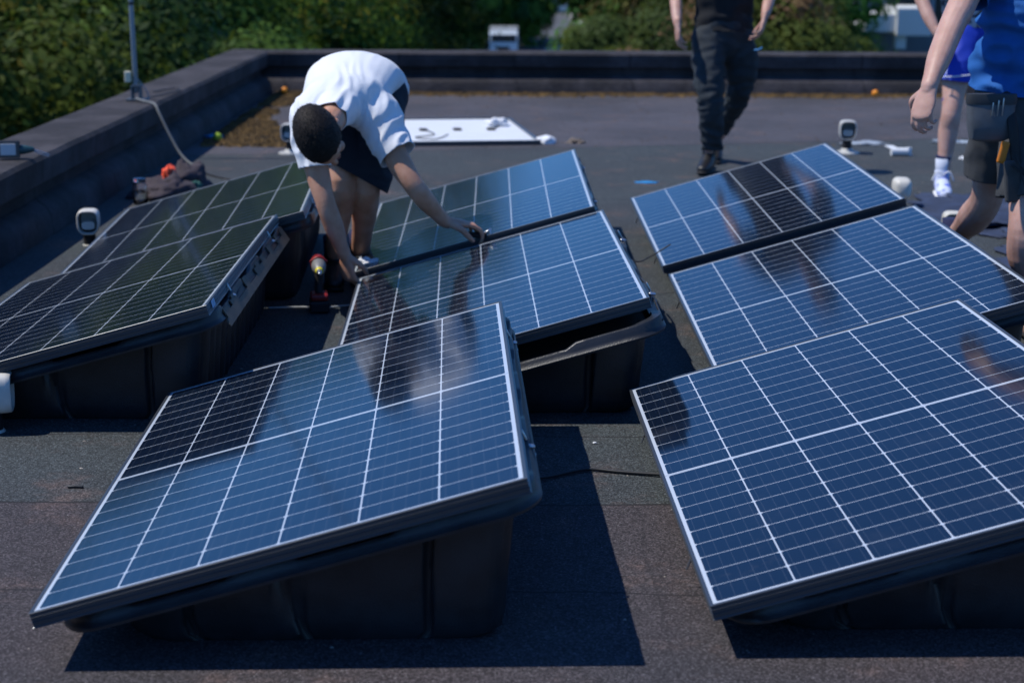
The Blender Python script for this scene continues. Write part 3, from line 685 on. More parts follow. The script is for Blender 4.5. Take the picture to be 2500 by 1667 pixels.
def head(b, c, face, top, s=1.0):
    """c centre of skull, face = direction of the face, top = crown direction"""
    f = Vector(face).normalized(); u = Vector(top); u = (u - f * u.dot(f)).normalized(); r = f.cross(u); c = Vector(c)
    P = lambda x, y, z: c + r * x * s + f * y * s + u * z * s
    # cranium, face wedge, jaw
    b.tube([P(0, -.036, .02), P(0, 0, .03), P(0, .036, .02)], [(.085 * s, .066 * s), (.093 * s, .077 * s), (.080 * s, .066 * s)], 20, ref=u, n=10)
    b.tube([P(0, .04, .02), P(0, .055, -.03), P(0, .050, -.085), P(0, .048, -.10)], [(.045 * s, .060 * s), (.042 * s, .056 * s), (.036 * s, .040 * s), (.028 * s, .028 * s)], 18, ref=f, n=12)
    b.tube([P(0, -.01, -.02), P(0, .03, -.075)], [.062 * s, .045 * s], 16, ref=f)
    b.tube([P(0, .088, .005), P(0, .104, -.022), P(0, .112, -.036)], [(.010 * s, .009 * s), (.013 * s, .012 * s), (.011 * s, .016 * s)], 10, ref=f, n=8)      # nose
    b.tube([P(-.025, .083, .020), P(0, .092, .022), P(.025, .083, .020)], [.011 * s] * 3, 10, n=8)                                                     # brow
    for x in (-1, 1):
        b.tube([P(x * .022, .092, -.062), P(0, .097, -.060)], [.008 * s, .009 * s], 8)                                                                  # lips
        b.tube([P(x * .076, -.008, .014), P(x * .084, -.016, -.006), P(x * .077, -.004, -.034)], [(.016 * s, .006 * s), (.019 * s, .007 * s), (.008 * s, .005 * s)], 10, ref=f, n=8)  # ears
        b.tube([P(x * .045, .062, -.02), P(x * .040, .064, -.035)], [.024 * s, .020 * s], 10)                                                             # cheeks
    return P
def facial(P, t, skin):
    for x in (-1, 1):
        e = MB(); e.lathe([(.0115 * math.sin(math.pi * k / 8) + 1e-5, -.0115 * math.cos(math.pi * k / 8)) for k in range(9)], P(x * .031, .0785, .004), 14); e.build('eye', mat('eye_white', (.6, .58, .55), .2), t, smooth=True)
    e = MB(); e.tube([P(-.022, .1005, -.061), P(0, .1055, -.060), P(.022, .1005, -.061)], [.0035, .0045, .0035], 8); e.build('mouth', mat('lip', (.38, .14, .12), .5), t, smooth=True)
def hair_cap(P, t, thick=.006, low=-.03, m=None):
    b = MB(); n1, n2 = 40, 26; 
    vs = []; rings = []
    for i in range(n2):
        ph = math.pi * i / (n2 - 1) ; ring = []
        for k in range(n1):
            th = 2 * math.pi * k / n1; x = math.sin(ph) * math.cos(th); y = math.sin(ph) * math.sin(th); z = math.cos(ph)
            y0 = y; lim = low if y0 < .2 else low + (y0 - .2) * .13
            X = x * (.0775 + thick); Yv = y * (.114 + thick) - .004; Z = z * ((.094 if z > 0 else .118) + thick) + .030
            # keep the cap off the face: pull points in front / below inside the skull
            inside = (Z < lim + .03 and y > .25) or Z < (-.045 if y > -.1 else -.085)
            k_ = .80 if inside else (1 if y > .45 else 1) + .012 * noise.noise(Vector((x, y, z)) * 22) + .01 * noise.noise(Vector((x, y, z)) * 60)
            ring.append(P(X * k_, Yv * k_, .03 + (Z - .03) * k_))
        rings.append(ring)
    b.rings(rings); rg = random.Random(4)
    for _ in range(5200):                                  # short strands
        i, k = rg.randrange(1, n2 - 2), rg.randrange(n1); p = rings[i][k].lerp(rings[i + 1][(k + 1) % n1], rg.random()); c0 = P(0, 0, .03)
        nn = (p - c0).normalized(); tt = nn.cross(Vector((rg.uniform(-1, 1), rg.uniform(-1, 1), rg.uniform(-1, 1)))).normalized()
        if (p - c0).length < .075: continue
        e = p + nn * rg.uniform(.003, .006) + tt * rg.uniform(.003, .009); w = nn.cross(tt) * .0011; b.add([p - nn * .002 + w, p - nn * .002 - w, e], [(0, 1, 2)])
    o = b.build('hair', m or M['hair'], t, smooth=True); return o

def cloth(b, name, m, parent, voxel=.010, cuts=(), wr=.012, freq=(6, 6, 6), seed=0, smooth=4, thick=.003, dirv=None, keep=None, mask=None, lump=.4):
    """cut open ends, push folds into the fused surface"""
    o = b.build(name, m, parent); fuse(o, voxel, smooth)
    me = o.data; n_ = len(me.vertices); co_ = np.empty(n_ * 3); me.vertices.foreach_get('co', co_); co_ = co_.reshape(-1, 3)
    no = np.empty(n_ * 3); me.vertices.foreach_get('normal', no); no = no.reshape(-1, 3)
    fr = np.array(freq, float)
    dv = np.array(dirv if dirv is not None else (0, 0, 1.), float)
    for i in range(n_):
        p = co_[i]; q_ = Vector(p * fr + seed)
        w1 = noise.noise(q_ + Vector((2 * noise.noise(q_ * .35), 0, 1.5 * noise.noise(q_ * .3 + Vector((5, 5, 5))))))
        w = (1 - abs(w1) * 2.6) * .65 + lump * noise.noise(q_ * 2.3)
        co_[i] = p + no[i] * wr * (w - .2) * (mask(p) if mask else 1)
    me.vertices.foreach_set('co', co_.ravel())
    import bmesh
    bm = bmesh.new(); bm.from_mesh(me)
    for (pt, nr, *rad) in cuts:
        pt = Vector(pt); nr = Vector(nr).normalized(); r_ = rad[0] if rad else 1e9
        geom = [f for f in bm.faces if (f.calc_center_median() - pt).length < r_ + .06]
        vs = set(v for f in geom for v in f.verts); es = set(e for f in geom for e in f.edges)
        bmesh.ops.bisect_plane(bm, geom=list(vs) + list(es) + geom, dist=1e-5, plane_co=pt, plane_no=nr)
        dl = [f for f in bm.faces if (f.calc_center_median() - pt).dot(nr) > 0 and (f.calc_center_median() - pt).length < r_]
        bmesh.ops.delete(bm, geom=dl, context='FACES')
    bmesh.ops.recalc_face_normals(bm, faces=bm.faces); bm.to_mesh(me); bm.free()
    me.polygons.foreach_set('use_smooth', [True] * len(me.polygons))
    so = o.modifiers.new('s', 'SOLIDIFY'); so.thickness = thick; so.offset = 0
    return o
V = lambda *a: Vector(a)

# ---- A: bent man in white tee
def person_a():
    t = thing('person', 'short-haired person in white tee and navy shorts bending over the panels', 'person', (-.68, 7.3, 0))
    L = t.location; b = MB(); T = lambda *pts: [Vector(p) - L for p in pts]
    # trunk
    b.tube(T((-.645, 7.30, .83), (-.655, 7.20, .855), (-.665, 7.03, .865), (-.675, 6.90, .82), (-.69, 6.78, .775)), [(.09, .15), (.09, .145), (.085, .15), (.085, .15), (.05, .055)], 22, ref=(0, 0, 1), n=20)
    b.tube(T((-.69, 6.80, .785), (-.715, 6.66, .745), (-.73, 6.56, .72)), [.060, .056, .055], 16, n=10)
    P = head(b, V(-.738, 6.505, .706) - L, (.42, -.08, -.90), (-.14, -.97, .14), 1.03)
    # right arm (left in the photo)
    b.tube(T((-.70, 6.86, .80), (-.80, 6.80, .745), (-.805, 6.77, .68), (-.775, 6.735, .53), (-.745, 6.70, .425), (-.715, 6.705, .33), (-.685, 6.72, .235), (-.672, 6.73, .20)), [.06, .056, .054, .048, .040, .040, .029, .026], 16, ref=(0, 1, 0), n=40)
    hand(b, V(-.672, 6.73, .205) - L, (.12, .05, -.95), (.5, .6, 0), 1.0, (.5, .6, .5), .1, 1)
    # left arm (right in the photo)
    b.tube(T((-.64, 6.90, .80), (-.545, 6.86, .745), (-.515, 6.84, .68), (-.455, 6.79, .57), (-.397, 6.75, .485), (-.355, 6.775, .425), (-.295, 6.835, .345), (-.268, 6.86, .315)), [.06, .058, .056, .050, .041, .041, .030, .026], 16, ref=(0, 1, 0), n=40)
    hand(b, V(-.268, 6.858, .318) - L, (.88, .36, -.16), (.15, .05, -.95), 1.12, (.35, .8, .7), .03, -1, .8)
    # legs
    for (h, kn, an, toe) in (((-.575, 7.24, .80), (-.60, 6.99, .465), (-.665, 7.31, .10), (-.65, 7.15, .04)), ((-.735, 7.24, .80), (-.705, 6.97, .470), (-.765, 7.20, .10), (-.745, 7.02, .04))):
        h, kn, an, toe = map(Vector, (h, kn, an, toe)); cf = kn.lerp(an, .33) + V(0, .012, 0)
        b.tube([x - L for x in (h, h.lerp(kn, .45) + V(0, -.01, .01), kn, cf, kn.lerp(an, .72), an, an + V(0, -.01, -.05))], [.090, .076, .056, .057, .044, .038, .040], 18, ref=(0, 1, 0), n=34)
        b.tube([x - L for x in (an + V(0, .03, -.05), toe)], [.04, .03], 12)
    body = b.build('body', M['skin'], t); fuse(body, .0045, 3)
    hair_cap(P, t, .007)
    facial(P, t, M['skin'])
    # shirt
    b = MB()
    b.tube(T((-.615, 7.40, .80), (-.630, 7.30, .845), (-.650, 7.19, .872), (-.662, 7.04, .872), (-.674, 6.90, .825), (-.690, 6.79, .785)), [(.105, .170), (.102, .178), (.106, .184), (.114, .188), (.108, .175), (.074, .084)], 26, ref=(0, 0, 1), n=24)
    b.tube(T((-.69, 6.86, .80), (-.712, 6.72, .765), (-.72, 6.655, .749)), [(.08, .09), (.067, .070), (.060, .062)], 20, n=8)
    b.tube(T((-.70, 6.90, .815), (-.79, 6.83, .76), (-.808, 6.79, .69), (-.788, 6.755, .60), (-.772, 6.735, .54)), [.105, .092, .080, .072, .070], 18, n=18)
    b.tube(T((-.64, 6.93, .815), (-.55, 6.88, .755), (-.520, 6.86, .70), (-.485, 6.825, .63), (-.455, 6.80, .585)), [.105, .098, .088, .080, .078], 18, n=18)
    s = cloth(b, 'tee_shirt', M['tee'], t, .0075, cuts=[(V(-.776, 6.742, .555) - L, (.1, -.2, -1), .13), (V(-.462, 6.805, .60) - L, (.55, -.4, -.75), .13), (V(-.708, 6.685, .758) - L, (-.1, -.95, -.3), .12), (V(-.62, 7.43, .79) - L, (.1, .85, -.6), .26)], wr=.013, freq=(20, 4.5, 8), seed=3, lump=.12, mask=lambda p: .22 + .9 * min(1, max(0, (-.34 - p[1]) / .14)))
    # shorts
    b = MB()
    b.tube(T((-.655, 7.32, .87), (-.655, 7.27, .78)), [(.125, .17), (.13, .17)], 22, ref=(0, 1, 0), n=6)
    b.tube(T((-.565, 7.26, .80), (-.572, 7.15, .66), (-.592, 7.03, .52), (-.605, 7.02, .44)), [.118, .112, .102, .094], 18, n=14)
    b.tube(T((-.72, 7.26, .80), (-.712, 7.14, .66), (-.705, 7.02, .55), (-.705, 6.99, .48)), [.105, .100, .095, .092], 18, n=14)
    cloth(b, 'shorts', M['navy'], t, .009, cuts=[(V(-.655, 7.0, .487) - L, (-.55, -.2, -1), .24), (V(-.655, 7.33, .90) - L, (0, .2, .95), .2)], wr=.010, freq=(7, 7, 7), seed=8)
    # shoes and socks
    for (an, toe) in (((-.665, 7.31, .10), (-.65, 7.15, .04)), ((-.765, 7.20, .10), (-.745, 7.02, .04))):
        an, toe = Vector(an) - L, Vector(toe) - L; b = MB()
        b.tube([an + V(0, .03, -.06), an.lerp(toe, .5) + V(0, 0, -.01), toe + V(0, -.03, -.005)], [(.042, .042), (.040, .046), (.028, .042)], 16, ref=(0, 0, 1), n=12); b.tube([an + V(0, .0, -.03), an + V(0, 0, .04)], [.046, .047], 14); o = b.build('shoe', M['boot'], t); fuse(o, .008, 2)
        b = MB(); c_ = (an + toe) / 2; b.tube([an + V(0, .06, -.090), c_ + V(0, 0, -.092), toe + V(0, -.045, -.034 + .003)], [(.010, .040), (.010, .047), (.010, .040)], 14, ref=(0, 0, 1), n=10); b.build('sole', M['dark'], t, smooth=True)
        b = MB(); b.tube([an + V(0, 0, .02), an + V(0, -.02, .10)], [.044, .046], 16, cap=False); b.build('sock', M['sock_navy'], t, smooth=True)
person_a()
# suction grip under his hand
t = thing('hand_tool', 'small black tool under the bent man\'s hand on the panel edge', 'tool', (-.150, 6.905, .245))
b = MB(); b.box((0, 0, .012), (.09, .035, .022)); b.build('body', M['dark'], t, bevel=.006)
b = MB(); b.tube([(.04, 0, .02), (.055, 0, .035), (.058, 0, .0)], [.008, .010, .006], 10); b.build('knob', M['steel'], t, smooth=True)

# ---- B: walking person in dark trousers
def leg(b, h, kn, an, L, thick=1.0):
    h, kn, an = map(Vector, (h, kn, an)); cf = kn.lerp(an, .30) + V(0, .012, 0)
    b.tube([x - L for x in (h, h.lerp(kn, .4), kn, cf, kn.lerp(an, .7), an, an + V(0, 0, -.05))], [.092 * thick, .080 * thick, .056 * thick, .057 * thick, .042 * thick, .036 * thick, .038 * thick], 18, ref=(0, 1, 0), n=34)
def shoe_at(t, L, an, dirv, m, solem, sock=None, s=1.0, lace=None):
    an = Vector(an) - L; d = Vector(dirv).normalized(); b = MB(); sd = d.cross(V(0, 0, 1)).normalized()
    b.tube([an - d * .045 * s + V(0, 0, -.045), an + d * .03 * s + V(0, 0, -.040), an + d * .11 * s + V(0, 0, -.062), an + d * .175 * s + V(0, 0, -.072)], [(.050, .038), (.050, .043), (.036, .047), (.026, .038)], 18, ref=(0, 0, 1), n=18)
    b.tube([an + V(0, 0, -.03), an + V(0, 0, .035)], [.043, .044], 14); o = b.build('shoe', m, t); fuse(o, .007, 2)
    b = MB(); b.tube([an - d * .085 + V(0, 0, -.096), an + d * .02 + V(0, 0, -.097), an + d * .12 + V(0, 0, -.097), an + d * .20 + V(0, 0, -.092)], [(.012, .036), (.013, .042), (.012, .049), (.010, .036)], 16, ref=(0, 0, 1), n=18); b.build('sole', solem, t, smooth=True)
    if sock:
        b = MB(); b.tube([an + V(0, 0, .0), an + V(0, 0, .05), an + V(0, 0, .11)], [.041, .040, .043], 16, cap=False); b.build('sock', sock, t, smooth=True)
    if lace:
        b = MB()
        for k in range(5):
            p = an + d * (.045 + k * .022) + V(0, 0, .004 - k * .014); b.tube([p - sd * .024, p + V(0, 0, .006), p + sd * .024], [.0035] * 3, 6, n=8)
        p = an + d * .05 + V(0, 0, .02)
        for sg in (-1, 1): b.tube([p, p + sd * sg * .035 + V(0, 0, .02), p + sd * sg * .06 + V(0, 0, -.03)], [.004] * 3, 6, n=8)
        b.build('lace', lace, t, smooth=True)
def person_b():
    t = thing('person', 'person in black tee and dark trousers walking beyond the right row', 'person', (1.31, 10.8, 0)); L = t.location
    T = lambda *pts: [Vector(p) - L for p in pts]; b = MB()
    b.tube(T((1.315, 10.82, .88), (1.315, 10.83, 1.02), (1.31, 10.82, 1.20), (1.31, 10.84, 1.36), (1.31, 10.85, 1.44)), [(.10, .155), (.095, .135), (.11, .16), (.09, .165), (.05, .06)], 20, ref=(0, 1, 0), n=20)
    b.tube(T((1.31, 10.84, 1.42), (1.31, 10.82, 1.52)), [.055, .052], 14)
    P = head(b, V(1.31, 10.81, 1.63) - L, (-.2, -.95, -.25), (0, -.2, 1))
    b.tube(T((1.20, 10.85, 1.40), (1.12, 10.85, 1.37), (1.05, 10.85, 1.25), (1.015, 10.85, 1.12), (1.01, 10.75, 1.02), (1.012, 10.66, .93)), [.06, .055, .048, .039, .036, .026], 14, ref=(0, 1, 0), n=34)
    hand(b, V(1.012, 10.65, .935) - L, (.02, -.15, -1), (1, .2, 0), 1.0, (.35, .5, .4), .06, -1, .5)
    b.tube(T((1.42, 10.85, 1.40), (1.50, 10.86, 1.37), (1.575, 10.86, 1.27), (1.605, 10.84, 1.15), (1.575, 10.72, 1.06), (1.543, 10.62, .985)), [.06, .055, .048, .039, .036, .026], 14, ref=(0, 1, 0), n=34)
    hand(b, V(1.543, 10.61, .985) - L, (-.25, -.2, -1), (-1, .2, .1), 1.0, (.35, .5, .4), .06, 1, .5)
    leg(b, (1.23, 10.82, .88), (1.225, 10.66, .49), (1.245, 10.78, .11), L); leg(b, (1.39, 10.82, .88), (1.450, 10.94, .48), (1.355, 11.35, .13), L)
    body = b.build('body', M['skin_pale'], t); fuse(body, .0055, 3); hair_cap(P, t); facial(P, t, M['skin_pale'])
    b = MB()
    b.tube(T((1.315, 10.82, .86), (1.315, 10.83, 1.0), (1.31, 10.82, 1.20), (1.31, 10.84, 1.35), (1.31, 10.85, 1.43)), [(.135, .19), (.125, .178), (.13, .185), (.11, .18), (.06, .07)], 22, ref=(0, 1, 0), n=20)
    b.tube(T((1.22, 10.85, 1.38), (1.11, 10.85, 1.35), (1.055, 10.85, 1.23), (1.03, 10.85, 1.13)), [.075, .075, .07, .068], 16, n=14); b.tube(T((1.40, 10.85, 1.38), (1.51, 10.86, 1.35), (1.572, 10.86, 1.25), (1.598, 10.85, 1.16)), [.075, .075, .07, .068], 16, n=14)
    cloth(b, 'tee_shirt', M['blacktee'], t, .011, cuts=[(V(1.315, 10.82, .885) - L, (0, 0, -1), .3), (V(1.033, 10.85, 1.15) - L, (-.2, 0, -1), .12), (V(1.595, 10.85, 1.18) - L, (.2, 0, -1), .12), (V(1.31, 10.85, 1.44) - L, (0, 0, 1), .09)], wr=.014, freq=(5, 5, 9), seed=5)
    b = MB()
    b.tube(T((1.315, 10.82, .94), (1.315, 10.83, .84)), [(.115, .165), (.13, .178)], 22, ref=(0, 1, 0), n=6)
    b.tube(T((1.225, 10.81, .86), (1.215, 10.74, .68), (1.228, 10.68, .49), (1.250, 10.72, .30), (1.262, 10.77, .17), (1.262, 10.78, .12)), [(.105, .104), (.098, .100), (.092, .086), (.078, .078), (.065, .067), (.063, .065)], 20, ref=(0, 1, 0), n=26)
    b.tube(T((1.40, 10.83, .86), (1.443, 10.87, .68), (1.440, 10.95, .48), (1.395, 11.15, .32), (1.360, 11.32, .19)), [(.105, .106), (.096, .102), (.078, .076), (.068, .066), (.062, .060)], 20, ref=(0, 1, 0), n=24)
    cloth(b, 'trousers', M['trouser'], t, .010, cuts=[(V(1.262, 10.78, .145) - L, (0, 0, -1), .13), (V(1.362, 11.31, .20) - L, (0, .3, -.9), .13)], wr=.015, freq=(7, 7, 13), seed=11)
    shoe_at(t, L, (1.245, 10.78, .115), (-.35, -1, 0), M['boot'], M['dark'], None, 1.0)
    shoe_at(t, L, (1.355, 11.36, .14), (-.1, -.95, -.15), M['boot'], M['dark'])
    b = MB(); b.tube(T((1.475, 10.52, .785), (1.50, 10.51, .79), (1.515, 10.51, .80)), [.005] * 3, 8); b.build('glove', M['bluepl'], t, smooth=True)
person_b()

# ---- C: person in royal blue shorts behind
def person_c():
    t = thing('person', 'person in royal blue shorts and white and blue trainers, behind the blue-tee man', 'person', (2.62, 10.0, 0)); L = t.location
    T = lambda *pts: [Vector(p) - L for p in pts]; b = MB()
    b.tube(T((2.66, 10.05, .90), (2.66, 10.05, 1.05), (2.66, 10.04, 1.22), (2.66, 10.06, 1.38), (2.66, 10.07, 1.45)), [(.10, .155), (.095, .135), (.11, .16), (.09, .165), (.05, .06)], 20, ref=(0, 1, 0), n=20)
    b.tube(T((2.66, 10.06, 1.44), (2.66, 10.04, 1.54)), [.055, .052], 14); P = head(b, V(2.66, 10.03, 1.65) - L, (-.3, -.95, -.1), (0, -.1, 1))
    b.tube(T((2.54, 10.06, 1.42), (2.46, 10.06, 1.40), (2.38, 10.02, 1.28), (2.33, 9.97, 1.17), (2.36, 9.86, 1.03), (2.40, 9.78, .93)), [.06, .055, .048, .042, .038, .027], 14, ref=(0, 1, 0), n=30)
    hand(b, V(2.40, 9.78, .93) - L, (.15, -.2, -1), (1, .2, 0), 1.0, (.35, .5, .4), .06, -1)
    b.tube(T((2.78, 10.06, 1.42), (2.86, 10.06, 1.40), (2.92, 10.06, 1.26), (2.94, 10.06, 1.13), (2.93, 9.98, 1.0), (2.92, 9.92, .91)), [.06, .055, .048, .042, .038, .027], 14, ref=(0, 1, 0), n=30)
    hand(b, V(2.92, 9.92, .91) - L, (0, -.2, -1), (-1, .2, 0), 1.0, (.35, .5, .4), .06, 1)
    leg(b, (2.585, 9.98, .86), (2.515, 9.80, .49), (2.480, 9.78, .115), L, 1.0); leg(b, (2.75, 10.05, .86), (2.84, 10.20, .49), (2.96, 10.62, .17), L)
    body = b.build('body', M['skin_pale'], t); fuse(body, .0055, 3); hair_cap(P, t); facial(P, t, M['skin_pale'])
    b = MB(); b.tube(T((2.66, 10.05, .93), (2.66, 10.04, 1.20), (2.66, 10.06, 1.38), (2.66, 10.07, 1.44)), [(.12, .165), (.13, .185), (.11, .185), (.06, .07)], 22, ref=(0, 1, 0), n=20)
    b.tube(T((2.56, 10.06, 1.40), (2.45, 10.06, 1.37), (2.39, 10.02, 1.27)), [.075, .075, .07], 16, n=12); b.tube(T((2.76, 10.06, 1.40), (2.87, 10.06, 1.37), (2.92, 10.06, 1.25)), [.075, .075, .07], 16, n=12)
    cloth(b, 'tee_shirt', mat('patterned_tee', (.45, .45, .47), .9, col2=(.06, .06, .08), scale=28, thresh=(.5, .56)), t, .012, cuts=[(V(2.66, 10.05, .955) - L, (0, 0, -1), .3), (V(2.40, 10.03, 1.28) - L, (-.5, 0, -1), .1), (V(2.92, 10.06, 1.26) - L, (.3, 0, -1), .1)], wr=.012, seed=6)
    b = MB(); b.tube(T((2.66, 10.05, .99), (2.66, 10.05, .86)), [(.115, .16), (.125, .172)], 22, ref=(0, 1, 0), n=6)
    b.tube(T((2.585, 9.99, .88), (2.56, 9.91, .74), (2.540, 9.86, .62)), [(.112, .115), (.108, .110), (.105, .105)], 20, ref=(0, 1, 0), n=12); b.tube(T((2.74, 10.05, .88), (2.78, 10.09, .74), (2.81, 10.14, .62)), [(.112, .115), (.108, .110), (.10, .10)], 20, ref=(0, 1, 0), n=12)
    cloth(b, 'shorts', M['royal'], t, .010, cuts=[(V(2.545, 9.87, .66) - L, (-.1, 0, -1), .14), (V(2.81, 10.13, .66) - L, (.15, 0, -1), .14)], wr=.009, freq=(6, 6, 6), seed=12)
    b = MB()
    for k in (0, .016): b.tube(T((2.468 + k, 9.85 - k * 3, .87), (2.445 + k, 9.80 - k * 3, .76), (2.435 + k, 9.775 - k * 3, .69)), [.003] * 3, 6, n=10)
    b.tube(T((2.43, 9.78, .685), (2.50, 9.748, .69), (2.60, 9.755, .70)), [.004] * 3, 6, n=12); b.build('piping', M['stripe'], t, smooth=True)
    shoe_at(t, L, (2.478, 9.78, .112), (-.12, -1, 0), M['shoe'], M['sole'], M['sock'], 1.0, M['sole']); shoe_at(t, L, (2.955, 10.62, .18), (-.1, -.85, -.35), M['shoe'], M['sole'], M['sock'], 1.0, M['sole'])
    b = MB(); b.tube(T((2.482, 9.785, .215), (2.485, 9.785, .235)), [.0455, .0460], 16, cap=False); b.build('sock_band', M['sock_navy'], t, smooth=True)
person_c()

# ---- D: man in blue tee at the right edge
def person_d():
    t = thing('person', 'person in bright blue tee and dark grey shorts with a tool pouch, arm hanging', 'person', (1.92, 6.4, 0)); L = t.location
    T = lambda *pts: [Vector(p) - L for p in pts]; b = MB()
    b.tube(T((1.92, 6.42, .88), (1.92, 6.42, 1.02), (1.92, 6.40, 1.20), (1.92, 6.41, 1.36), (1.92, 6.42, 1.45)), [(.115, .165), (.12, .16), (.125, .175), (.10, .18), (.055, .065)], 20, ref=(0, 1, 0), n=20)
    b.tube(T((1.92, 6.42, 1.43), (1.93, 6.40, 1.54)), [.060, .056], 14); P = head(b, V(1.935, 6.39, 1.65) - L, (.5, -.8, -.3), (0, -.1, 1))
    b.tube(T((1.80, 6.42, 1.42), (1.725, 6.40, 1.40), (1.665, 6.31, 1.31), (1.585, 6.15, 1.205), (1.545, 6.09, 1.150), (1.490, 6.0, 1.06), (1.440, 5.915, .97), (1.430, 5.90, .945)), [.065, .062, .056, .050, (.050, .046), (.047, .043), (.034, .030), (.031, .027)], 16, ref=(0, 1, 0), n=44)
    hand(b, V(1.432, 5.90, .95) - L, (-.30, -.30, -.90), (.35, .35, -.25), 1.06, (.50, .85, .7), .02, -1, .9)
    b.tube(T((2.04, 6.42, 1.42), (2.12, 6.42, 1.39), (2.17, 6.42, 1.26), (2.19, 6.40, 1.13), (2.17, 6.28, 1.02), (2.15, 6.20, .94)), [.065, .060, .052, .044, .040, .030], 16, ref=(0, 1, 0), n=34)
    hand(b, V(2.15, 6.20, .94) - L, (0, -.2, -1), (-1, .2, 0), 1.05, (.4, .6, .5), .08, 1)
    # near leg and trailing leg
    k1, a1 = V(1.865, 6.10, .46), V(1.935, 6.16, .10)
    b.tube(T((1.97, 6.38, .84), (1.91, 6.24, .66), tuple(k1), tuple(k1 + V(.008, .01, -.12)), tuple(k1.lerp(a1, .65)), tuple(a1), tuple(a1 + V(0, 0, -.05))), [.105, .092, .066, .070, .050, .040, .042], 18, ref=(0, 1, 0), n=36)
    k2, a2 = V(1.860, 6.62, .47), V(1.845, 7.05, .20)
    b.tube(T((1.85, 6.44, .84), (1.85, 6.52, .68), tuple(k2), tuple(k2.lerp(a2, .3) + V(0, .01, -.02)), tuple(k2.lerp(a2, .7)), tuple(a2), tuple(a2 + V(0, .02, -.05))), [.105, .088, .062, .066, .048, .040, .042], 18, ref=(0, 1, 0), n=36)
    body = b.build('body', M['skin_pale'], t); fuse(body, .0045, 2); hair_cap(P, t); facial(P, t, M['skin_pale'])
    # tee
    b = MB(); b.tube(T((1.925, 6.42, .88), (1.92, 6.42, 1.0), (1.92, 6.40, 1.16), (1.92, 6.41, 1.34), (1.92, 6.42, 1.45)), [(.175, .215), (.165, .20), (.155, .195), (.13, .20), (.07, .075)], 26, ref=(0, 1, 0), n=24)
    b.tube(T((1.83, 6.42, 1.39), (1.735, 6.40, 1.37), (1.68, 6.33, 1.31), (1.63, 6.25, 1.26)), [.088, .084, .076, .074], 16, n=14); b.tube(T((2.01, 6.42, 1.39), (2.11, 6.42, 1.36), (2.165, 6.42, 1.25)), [.088, .084, .076], 16, n=12)
    cloth(b, 'tee_shirt', M['bluetee'], t, .009, cuts=[(V(1.92, 6.42, .905) - L, (-.05, .15, -1), .32), (V(1.635, 6.255, 1.262) - L, (-.5, -.7, -.5), .1), (V(2.165, 6.42, 1.26) - L, (.2, 0, -1), .1), (V(1.92, 6.42, 1.46) - L, (0, 0, 1), .09)], wr=.034, freq=(4.0, 4.0, 11), seed=21)
    # shorts
    b = MB(); b.tube(T((1.92, 6.42, .93), (1.92, 6.42, .82)), [(.145, .185), (.15, .19)], 22, ref=(0, 1, 0), n=6)
    b.tube(T((1.98, 6.38, .85), (1.925, 6.25, .66), (1.900, 6.165, .525)), [(.135, .135), (.132, .132), (.130, .126)], 20, ref=(0, 1, 0), n=14)
    b.tube(T((1.86, 6.44, .85), (1.855, 6.51, .68), (1.860, 6.56, .55)), [(.13, .125), (.122, .116), (.120, .112)], 20, ref=(0, 1, 0), n=14)
    cloth(b, 'shorts', M['greyshort'], t, .009, cuts=[(V(1.90, 6.165, .535) - L, (0, -.2, -1), .17), (V(1.86, 6.56, .56) - L, (0, .15, -1), .17)], wr=.012, freq=(6, 6, 7), seed=22)
    # tool pouch with pockets, pens, straps, orange knife
    b = MB(); cx, cy = 1.73, 6.19
    def pouchring(z, w, d_, bul): return [V(cx + w * math.copysign(abs(math.cos(a)) ** .6, math.cos(a)) + bul * .1, cy + .0 + d_ * math.copysign(abs(math.sin(a)) ** .6, math.sin(a)), z) - L for a in [2 * math.pi * k / 24 for k in range(24)]]
    b.rings([pouchring(.735, .050, .020, 0), pouchring(.745, .072, .032, 0), pouchring(.79, .082, .036, .0), pouchring(.845, .086, .030, 0), pouchring(.872, .088, .026, 0), pouchring(.873, .082, .020, 0)]); b.build('tool_pouch', M['pouch'], t, auto=50)
    b = MB(); b.rings([pouchring(.868, .090, .029, 0), pouchring(.885, .092, .030, 0), pouchring(.905, .090, .026, 0)]); b.build('pouch_flap', mat('flap_nylon', (.03, .034, .04), .6), t, auto=50)
    b = MB()
    for k, dx in enumerate((-.005, .015, .032)): b.tube(T((cx + dx, cy - .034, .83), (cx + dx + .002, cy - .038, .875 + .008 * k)), [.0028, .0028], 8)
    b.build('pen', M['steel'], t, smooth=True)
    b = MB(); b.tube(T((1.795, 6.23, .90), (1.80, 6.15, .80), (1.815, 6.13, .68), (1.83, 6.12, .58)), [(.006, .018)] * 4, 8, ref=(0, 1, 0), n=14); b.build('strap', M['dark'], t, smooth=True)
    b = MB(); b.box(V(1.770, 6.135, .70) - L, (.030, .018, .080), Matrix.Rotation(R(12), 3, 'Y')); b.build('knife', mat('orange_handle', (.55, .17, .01), .4), t, bevel=.006)
    b = MB(); b.box(V(1.800, 6.10, .60) - L, (.055, .028, .15), Matrix.Rotation(R(-6), 3, 'Y')); b.build('holster', M['greyshort'], t, bevel=.008)
    b = MB(); b.tube(T((1.79, 6.08, .69), (1.84, 6.04, .64), (1.90, 6.02, .66), (1.94, 6.03, .70)), [.004] * 4, 6, n=18); b.tube(T((1.80, 6.07, .70), (1.83, 6.03, .58), (1.86, 6.02, .53), (1.84, 6.02, .49)), [.003] * 4, 6, n=18); b.tube(T((1.79, 6.08, .66), (1.88, 6.02, .60), (1.95, 6.02, .62)), [.004] * 3, 6, n=18); b.build('cord', M['dark'], t, smooth=True)
